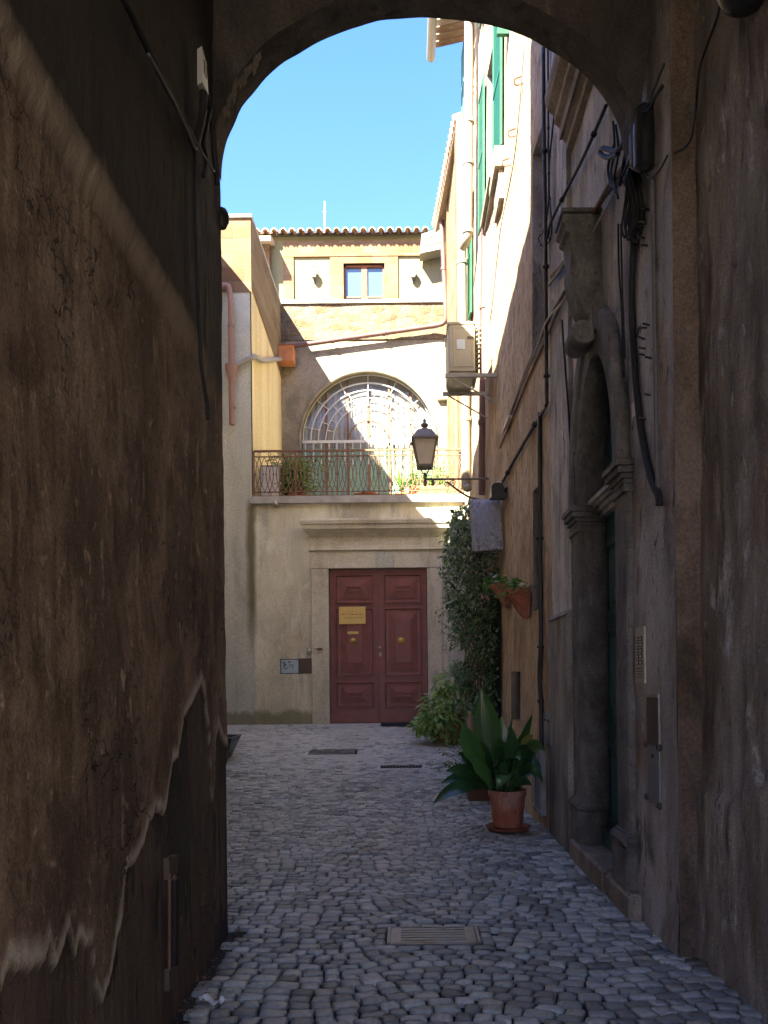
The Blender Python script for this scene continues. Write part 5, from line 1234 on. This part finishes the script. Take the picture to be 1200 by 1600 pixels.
# ------------------------------------------------------------------ mottled sheet over the climber
YC = 10.9
t = thing('door_canopy', 'mottled grey metal sheet hung on the wall above the climber', 'canopy', (1.1, YC, P(750, 860, YC)[2]))
q = [P(733.5, 779, YC), P(781, 777, YC-.05), P(786, 858, YC-.22), P(739, 861, YC-.17)]
m = MB(); A_, B_, C_, D_ = [Vector(k) for k in q]
def sh_(s_, t_):
    p = (A_*(1-s_) + B_*s_)*(1-t_) + (D_*(1-s_) + C_*s_)*t_
    return tuple(p + Vector((0, -.05*sin(pi*min(1, t_*1.0)) + (.10*(max(0, .12-s_)/.12)**2) + .07*(max(0, .1-t_)/.1)**2, 0)))
m.grid(sh_, lin(0, 1, .03), lin(0, 1, .04)); n0 = len(m.v)
m.grid(lambda s_, t_: tuple(Vector(sh_(s_, t_)) + Vector((0, .012, 0))), lin(0, 1, .03), lin(0, 1, .04)); m.build('sheet', M['canopy'], t, smooth='all')
m = MB(); m.tube([q[0], (q[0][0]+.02, YC+.5, q[0][2]+.03), (XB(11.4, 4), YC+.5, q[0][2]+.03)], .012, 5); m.tube([(q[3][0], YC-.14, q[3][2]-.01), (q[2][0], YC-.19, q[2][2]-.01)], .014, 5); m.tube([q[3], (q[3][0]+.1, YC+.4, q[3][2]+.05), (XB(11.3, 3.4), YC+.4, q[3][2]+.05)], .012, 5); m.build('frame', M['old_wood'], t)
# floodlight
a = PW(778, 768, .12); t = thing('floodlight', 'black twin spotlight with hood on the ochre wall above the grey sheet', 'spotlight', (a[0], a[1], a[2]-.1))
for k, (dx, dy, dz) in enumerate(((-.02, -.08, -.03), (.0, .16, .03))):
    c = (a[0]+dx, a[1]+dy, a[2]+dz); m = MB(); pts = [(c[0]-.085, c[2]-.085)] + [(c[0] - .085*cos(R(q)), c[2] + .02 + .085*sin(R(q))) for q in range(0, 181, 15)] + [(c[0]+.085, c[2]-.085)]
    m.prism(pts, 'y', c[1]-.11, c[1]+.06); m.cbox(c[0]-.10, c[0]+.10, c[1]-.125, c[1]+.02, c[2]-.10, c[2]-.084, .004); m.build('lamp_head', M['black_plastic'], t)
m = MB(); m.box(a[0]-.02, a[0]+.17, a[1]+.02, a[1]+.06, a[2]-.0, a[2]+.03); m.tube([(a[0]+.02, a[1]+.04, a[2]+.02), (a[0]+.16, a[1]-.12, a[2]+.02)], .02, 6); m.build('arm', M['iron'], t)
m = MB(); m.cbox(a[0]-.03, a[0]+.05, a[1]-.05, a[1]+.03, a[2]+.10, a[2]+.125, .01); m.build('sensor', M['white_plastic'], t)
# ------------------------------------------------------------------ cables along the right hand wall
def cable(label, px, r, mat='cable', cat='cable', wall=PW, off=.03, clips=0, extra=None):
    pts = [wall(*(p if len(p) > 2 else (p[0], p[1], off))) if not (len(p) == 4) else P(p[0], p[1], p[2]) for p in px]
    pts = smooth_path(pts, 7)
    m = MB(); m.tube(pts, r, 6)
    if clips:
        for k in range(clips, len(pts)-1, clips):
            d = (Vector(pts[k+1]) - Vector(pts[k])).normalized(); m.tube([Vector(pts[k]) - d*.012, Vector(pts[k]) + d*.012], r*1.7, 6)
    o = tag(recenter(m.build('cable' if cat == 'cable' else 'conduit', M[mat], None, smooth='all')), label, cat); return o
cable('black conduit running down the edge of the ochre stucco from arch height', [(849, 75), (850, 200), (852, 330), (853, 480), (854, 600), (854.5, 632)], .02, 'iron', 'conduit', clips=9)
cable('black conduit on the ochre wall from lamp height down to the meter boxes', [(843, 645), (843.5, 760), (844.5, 900), (845, 1000), (843, 1060), (846, 1110), (846, 1168)], .025, 'iron', 'conduit', clips=11)
cable('black tube slanting from the conduit bend down to the spotlight', [(854, 632), (845, 648), (820, 690), (790, 744), (783, 756)], .02, 'iron', 'conduit', clips=10)
cable('loop of thin cable beside the top of the portal hood', [(866, 178), (858, 260), (856, 330), (848, 362), (841, 373), (850, 386), (862, 362), (858, 300), (857, 200), (856, 70)], .008, clips=8)
cable('taut black cable rising from the conduit toward the arch end', [(855, 372), (862, 345), (885, 298), (912, 245), (947, 165)], .014, clips=12)
cable('upper of two thick dusty cables slanting across the pale plaster', [(862, 432), (885, 405), (930, 330), (955, 285), (975, 262)], .022, 'rust', off=.04)
cable('lower of two thick dusty cables slanting across the pale plaster', [(858, 445), (878, 418), (905, 372), (938, 318), (968, 276)], .017, 'cable_grey', off=.03)
cable('twisted pale cable from the plaster down to the beginning of the ochre wall', [(978, 262), (955, 310), (925, 365), (900, 420), (880, 470), (855, 500), (838, 545), (815, 600), (795, 650), (785, 680)], .010, 'cable_wht', off=.05)
cable('dark cable hugging the ochre wall from the conduit to the small white box', [(882, 455), (862, 490), (850, 520), (830, 560), (812, 606), (796, 652)], .015, 'cable_grey', off=.02)
cable('brown cable drooping below the twisted pale cable on the ochre wall', [(890, 440), (868, 495), (846, 545), (822, 600), (800, 655), (781, 700)], .013, 'rust', off=.02)
cable('sagging black cable hanging in front of the smooth corner pilaster', [(878, 500), (882, 560), (888, 640), (894, 740), (897, 790)], .009, off=.03)
cable('thick black hose hanging down the pale pier below the cable bundle', [(991, 230), (992, 300), (989, 400), (987, 470), (992, 580), (1003, 680), (1017, 745), (1029, 775), (1030, 790)], .022, off=.02)
cable('thin grey conduit running straight down the pale pier', [(1019, 275), (1021, 400), (1024, 560), (1026, 700), (1029, 790)], .014, 'cable_grey', off=.01)
cable('first thin wire from the coiled bundle down to the portal head', [(966, 350), (967, 420), (971, 480), (975, 590)], .007, off=.02)
cable('second thin wire from the coiled bundle, closest to the pier edge', [(970, 350), (972, 440), (974, 500), (977, 560)], .006, off=.015)
cable('loose wire looping from the bundle out over the dark pier return', [(1003, 262), (1012, 276), (1022, 275), (1033, 262), (1043, 243)], .006, off=.05)
cable('thin sagging wire on the far ochre facade between two hooks', [(820, 60), (808, 208), (798, 280), (782, 360), (770, 470), (765, 505)], .008, 'cable_grey', off=.03)
cable('thin dark wire dropping down the passage wall from the lamp', [(1127, -20), (1123, 20), (1105, 70), (1093, 110), (1085, 190), (1075, 225), (1043, 245)], .006, 'cable', wall=lambda u, v, o: ((1.60 if u > 1090 else 1.50), (1.60 if u > 1090 else 1.50)*F/(pix(u, v)[0]-U0), EYE + (V0-pix(u, v)[1])/F*((1.60 if u > 1090 else 1.50)*F/(pix(u, v)[0]-U0))))
# bundle of coiled cable under the arch end
c = Vector(PW(985, 320, .06))
m = MB()
for k in range(15):
    ph = random.uniform(-.06, .06); w_ = random.uniform(.03, .07); h = random.uniform(.15, .24); n_ = random.uniform(-.03, .05)
    m.tube([c + Vector((n_ + .015*sin(a*2), ph + w_*sin(a), .02*random.random() + h*cos(a)*1.0 - .02)) for a in [2*pi*q/22 for q in range(23)]], .0065, 5, cap=False)
m.tube([c + Vector((.0, -.07, .18)), c + Vector((0, .07, .18))], .03, 6)
tag(recenter(m.build('cable_coil', M['cable'], None)), 'coil of spare black cable hanging on the wall under the arch end', 'cable coil')
m = MB()
for px, r in (([(1000, 150), (995, 168), (986, 185), (978, 215), (965, 235), (942, 232), (938, 240), (950, 246), (966, 240)], .017), ([(988, 180), (992, 220), (990, 270)], .018), ([(992, 175), (1003, 175), (1015, 170), (1024, 150), (1035, 135)], .010), ([(984, 190), (984, 210), (976, 250), (968, 290)], .014), ([(1012, 170), (1020, 145), (1038, 100)], .005),
              ([(958, 190), (960, 230), (955, 270), (962, 300)], .008), ([(962, 195), (966, 240), (960, 280), (966, 310)], .008), ([(960, 225), (950, 262), (958, 292), (975, 270), (985, 248)], .010)):
    m.tube(smooth_path([PW(u, v, .07) for u, v in px], 6), r, 7)
m.lathe(PW(986, 155, .08), [(.001, -.03), (.03, -.025), (.045, 0), (.03, .03), (.001, .035)], 12)
tag(recenter(m.build('cable_bundle', M['cable'], None, smooth='all')), 'knotted bundle of thick black cables where the arch meets the pier', 'cable bundle')
a = PW(1006, 216, .05); t = thing('splice_box', 'dark oval cable splice box under the arch end', 'junction box', (a[0], a[1], a[2]-.22))
m = MB(); m.lathe((a[0]-.0, a[1], a[2]-.2), [(.02, 0), (.06, .03), (.065, .2), (.06, .36), (.02, .4)], 12); m.build('body', M['black_plastic'], t, smooth=True); m = MB(); m.lathe((a[0]-.03, a[1]+.06, a[2]-.15), [(.01, 0), (.04, .03), (.042, .2), (.01, .26)], 10); m.build('cover', M['cable_grey'], t, smooth=True)
# wall plates, intercom and meter hatches
def plate(name, label, cat, u0, v0, u1, v1, mat, th=.02, parts=None):
    a, b = PW(u0, v1), PW(u1, v0); y0, y1 = min(a[1], b[1]), max(a[1], b[1]); z0, z1 = a[2], b[2]; x = min(a[0], b[0])
    t = thing(name, label, cat, (x, (y0+y1)/2, z0)); m = MB()
    m.add([(x+.03,y0,z0),(x+.03,y1,z0),(x+.03,y1,z1),(x+.03,y0,z1),(x-th,y0,z0),(x-th,y1,z0),(x-th,y1,z1),(x-th,y0,z1)], [(0,1,2,3),(7,6,5,4),(0,4,5,1),(1,5,6,2),(2,6,7,3),(3,7,4,0)])
    m.build('body', mat, t); return t, x-th, y0, y1, z0, z1
t, x, y0, y1, z0, z1 = plate('intercom', 'pale metal intercom panel with two rows of buttons on the pier', 'intercom', 994, 978, 1008, 1067, M['nickel'], .008)
for k in range(5):
    for j in range(2):
        m = MB(); zc = z1 - .075 - k*.037; yc = y0 + (y1-y0)*(.32 + .36*j); m.cbox(x-.004, x+.002, yc-.026, yc+.026, zc-.014, zc+.014, .003); m.build('button', M['black_plastic'], t)
        m = MB(); m.box(x-.006, x-.003, yc-.019, yc+.012, zc-.008, zc+.006); m.build('name_tag', M['white_plastic'], t)
for k in range(4):
    m = MB(); zc = z0 + .035 + k*.018; m.box(x-.0025, x+.002, y0+.04, y1-.04, zc, zc+.006); m.build('speaker_slot', M['black_plastic'], t)
t, x, y0, y1, z0, z1 = plate('meter_hatch', 'upper tarnished metal hatch set in the pale pier below the intercom', 'meter hatch', 1011.5, 1087, 1029, 1163, M['rusty_sheet'], .002)
m = MB(); m.box(x-.008, x+.02, y0-.01, y1+.01, z1-.012, z1+.006); m.box(x-.004, x+.02, y0-.012, y0-.001, z0, z1); m.build('frame', M['steel'], t)
t, x, y0, y1, z0, z1 = plate('meter_hatch', 'lower grey metal hatch with dark knob and bolts on the pale pier', 'meter hatch', 1013, 1168, 1030, 1250, M['galv_grey'], .002)
m = MB(); m.lathe((x-.002, (y0+y1)/2, z1-.06), [(.012, -.01), (.012, .01), (.001, .012)], 8); m.build('knob', M['iron'], t)
for yv, zv in ((y0-.01, z0), (y1+.01, z0+.02), (y0-.01, z1), (y1+.01, z1)): m = MB(); m.lathe((x, yv, zv), [(.001, -.022), (.02, -.012), (.02, .012), (.001, .022)], 8); m.build('bolt', M['iron'], t)
plate('wall_plate', 'small blank pale plate high on the pier beside the black hose', 'wall plate', 988, 625, 995, 654, M['white_plastic'], .004)
plate('cable_box', 'small square cream cable box on the ochre wall under the slanting cables', 'junction box', 794, 652, 804, 667, M['white_plastic'], .06)
t, x, y0, y1, z0, z1 = plate('meter_cabinet', 'tall grey riveted metal cabinet low on the ochre wall behind the large plant', 'meter cabinet', 836, 1174, 853, 1262, M['galv_grey'], .03)
for k in range(6):
    for zv in (z0+.05, z1-.04): m = MB(); m.lathe((x, y0 + .05 + (y1-y0-.1)*k/5, zv), [(.001, -.012), (.011, -.006), (.011, .006), (.001, .012)], 6); m.build('rivet', M['nickel'], t)
m = MB(); m.box(x-.006, x+.01, (y0+y1)/2-.006, (y0+y1)/2+.006, z0+.02, z1-.02); m.build('door_seam', M['iron'], t)
t, x, y0, y1, z0, z1 = plate('meter_flaps', 'pair of small grey flaps on the plinth above peeling plaster', 'meter hatch', 853, 1113, 867, 1163, M['galv_grey'], .015)
for k in range(2):
    m = MB(); yc = y0 + (y1-y0)*(.27+.46*k); m.cbox(x-.012, x+.004, yc-.1, yc+.1, z0+.02, z1-.02, .006); f_ = m.build('flap', M['steel'], t); m = MB(); m.lathe((x-.012, yc, z1-.09), [(.001, -.016), (.014, -.008), (.014, .008), (.001, .016)], 8); m.build('knob', M['iron'], f_)
# nails and hooks in the pier
for u, v in ((1007, 350), (1012, 328), (1010, 384), (1005, 372), (1007, 545), (1013, 508), (1006, 555), (1017, 560), (1008, 655), (1016, 618)):
    p = Vector(PW(u, v)); m = MB(); m.tube([p + Vector((.01, 0, 0)), p + Vector((-.035, 0, .01))], .007, 5); m.build('nail', M['iron'], arch)
p = Vector(PW(1006, 355)); m = MB(); m.tube([p, p+Vector((-.04, 0, 0)), p+Vector((-.04, -.06, 0)), p+Vector((-.0, -.06, 0))], .006, 5); m.build('iron_hook', M['iron'], arch)
p = Vector(PW(1008, 530)); m = MB(); m.tube([p, p+Vector((-.05, 0, .02)), p+Vector((-.05, -.05, .05)), p+Vector((-.01, -.07, .04))], .008, 5)
m.build('iron_hook', M['iron'], arch)
for u, v in ((808, 211), (798, 257), (818, 130)):
    p = Vector(PW(u, v)); m = MB(); m.tube(smooth_path([p, p+Vector((-.09, 0, -.02)), p+Vector((-.11, -.02, .03)), p+Vector((-.02, -.03, .06))], 4), .011, 5); m.build('wall_hook', M['rust'], sh)
# ------------------------------------------------------------------ left passage wall fittings
LW = lambda u, v, off=.03: PL(u, v, off)
cable('thick black cable slanting down the dark left passage wall', [(190, -10), (205, 20), (240, 95), (268, 150), (290, 190), (301, 226)], .016, wall=LW, off=.085)
cable('pale rod clipped along the black cable on the left passage wall', [(232, 85), (262, 140), (285, 185), (303, 228), (307, 232)], .008, 'cable_grey', wall=LW, off=.11)
cable('black cable hanging straight down the left passage wall', [(304, 230), (305, 330), (309, 430), (312, 520), (316, 580), (324, 632), (325, 655)], .011, wall=LW, off=.06)
cable('thin wire between the cable clip and the arch corner', [(295, 198), (310, 228), (335, 268)], .005, 'cable_grey', wall=LW, off=.11)
m = MB()
for px, r in (([(318, 145), (316, 180), (309, 212), (304, 228)], .022), ([(322, 145), (330, 175), (333, 210), (336, 250), (340, 290)], .016), ([(329, 170), (322, 200), (318, 225), (322, 245), (318, 275)], .012)):
    m.tube(smooth_path([LW(u, v, .085) for u, v in px], 6), r, 7)
tag(recenter(m.build('cable_bundle', M['cable'], None, smooth='all')), 'tangle of black cables below the pale plate at the arch corner', 'cable bundle')
a, b = LW(316, 145, .09), LW(326, 72, .11)
t = thing('cable_plate', 'pale slotted metal plate high at the left end of the arch', 'bracket', (a[0], a[1], a[2]))
m = MB(); p0, p1, p2, p3 = LW(315.5, 72, .10), LW(323, 100, .10), LW(326, 148, .10), LW(316, 128, .10)
m.add([p0, p1, p2, p3] + [(p[0]-.03, p[1]+.02, p[2]) for p in (p0, p1, p2, p3)], [(0,1,2,3),(4,7,6,5),(0,4,5,1),(1,5,6,2),(2,6,7,3),(3,7,4,0)]); m.build('plate', M['white_plastic'], t)
m = MB(); c = Vector(LW(320.5, 107, .10)); m.box(c.x-.004, c.x+.003, c.y-.02, c.y+.03, c.z-.035, c.z+.03); m.build('slot', M['iron'], t)
c = Vector(LW(346, 300, .05)); c = Vector((-1.105, 4.9, c.z - .02)); 
m = MB(); m.lathe((c.x+.0, c.y, c.z-.07), [(.001, 0), (.03, .012), (.048, .05), (.05, .085), (.035, .12), (.001, .135)], 16); tag(recenter(m.build('round_insulator', M['iron'], None, smooth=True)), 'round dark cap on the edge of the arch jamb at springing height', 'cable cap')
# iron door stay
t = thing('door_stay', 'narrow rusty iron strap with end plates low on the left passage wall', 'door stay', (-1.09, 3.78, .08))
def lp(u, v, o): return Vector(PL(u, v, o))
for v0, v1 in ((1337, 1372), (1510, 1546)):
    m = MB(); p = [lp(264, v0+4, .012), lp(279, v0-2, .012), lp(278, v1-8, .012), lp(265, v1+3, .012)]
    m.add(p + [q + Vector((-.04, 0, 0)) for q in p], [(0,1,2,3),(4,7,6,5),(0,4,5,1),(1,5,6,2),(2,6,7,3),(3,7,4,0)]); m.build('end_plate', M['rusty_sheet'], t)
m = MB(); m.tube([lp(270, 1375, .005), lp(269, 1508, .005)], .03, 8); m.build('slot', M['dark_room'], t)
m = MB(); m.tube([lp(276, 1372, .012), lp(275.5, 1508, .012)], .012, 6); m.tube([lp(265, 1365, .01), lp(264.5, 1515, .01)], .008, 6); m.build('rail', M['rust'], t)
for v in (1372, 1385, 1492, 1507): m = MB(); p = lp(270.5, v, .006); m.lathe(p, [(.001, -.02), (.018, -.012), (.022, 0), (.014, .016), (.001, .02)], 8); m.build('catch', M['rusty_sheet'], t)
# black lamp above
a = (1.54, 3.55, EYE + (V0-16)/F*3.55); t = thing('passage_lamp', 'black dome lamp on the right passage wall at the top corner', 'wall lamp', (a[0], a[1], a[2]))
m = MB(); m.lathe(a, [(.001, -.01), (.06, 0), (.10, .03), (.13, .09), (.135, .13), (.10, .16), (.001, .17)], 20); m.build('dome', M['black_plastic'], t, smooth=True); m = MB(); m.tube([(a[0], a[1], a[2]+.1), (1.66, a[1], a[2]+.14)], .03, 8); m.build('arm', M['iron'], t)
# ------------------------------------------------------------------ ground clutter
a = P(332, 1528, 3.83); m = MB()
m.grid(lambda s, q: (a[0] + (s-.5)*.13*cos(-.45) - (q-.5)*.045*sin(-.45), a[1] + (s-.5)*.13*sin(-.45) + (q-.5)*.045, .012 + .035*abs(float(fbm(s*4+3, q*3, 7))-.35)*2 + .012*sin(s*9)), lin(0, 1, .08), lin(0, 1, .15))
k0 = len(m.v); m.add([(x, y, z-.004) for x, y, z in m.v], [tuple(reversed(f)) for f in m.f])
tag(recenter(m.build('paper_scrap', M['paper'], None)), 'crumpled white paper scrap on the cobbles by the left wall', 'paper scrap')
z = zg(15.2); m = MB(); xa, xb = P(595, 1132, 15.2)[0], P(667, 1132, 15.2)[0]; m.cbox(xa, xb, 15.05, 15.36, z+.01, z+.05, .012); tag(recenter(m.build('doormat', M['rubber'], None)), 'dark doormat on the ground before the right leaf of the red door', 'doormat')
z = zg(12.6); a, b = P(358, 1168, 12.6), P(369, 1136, 12.6)
t = thing('black_tub', 'black flared tub just peeping out behind the left jamb', 'tub', (a[0]-.2, 12.6, z))
m = MB(); xc = a[0]-.22; m.add([(xc+sx*w_, 12.6+sy*w_, zz_) for w_, zz_ in ((.20, z), (.345, z+.36), (.30, z+.35), (.18, z+.05)) for sx, sy in ((-1,-1),(1,-1),(1,1),(-1,1))],
    [(3,2,1,0)] + [(4*j+k, 4*j+(k+1) % 4, 4*j+4+(k+1) % 4, 4*j+4+k) for j in range(3) for k in range(4)] + [(12,13,14,15)]); m.build('body', M['black_plastic'], t)
m = MB(); m.tube([(xc+sx*.345, 12.6+sy*.345, z+.36) for sx, sy in ((-1,-1),(1,-1),(1,1),(-1,1),(-1,-1))], .014, 6); m.build('rim', M['steel'], t)
# leaf litter along the walls
m = MB(); pts = []
for _ in range(260):
    if random.random() < .5: y = random.uniform(3.2, 5.0); pts.append((-1.08 + abs(random.gauss(0, .035)), y, zg(y) + .006))
    else: y = random.uniform(4.0, 12); pts.append((XR(y, .1) - .05 - abs(random.gauss(0, .05)) - (.08 if 5 < y < 7 else 0), y, zg(y) + .008))
leaf_cloud(m, pts, .022, 0, .0, .5, [(random.gauss(0, 1), random.gauss(0, 1), .12) for _ in pts])
o = m.build('leaf_litter', M['red_leaf'], None); o['kind'] = 'stuff'
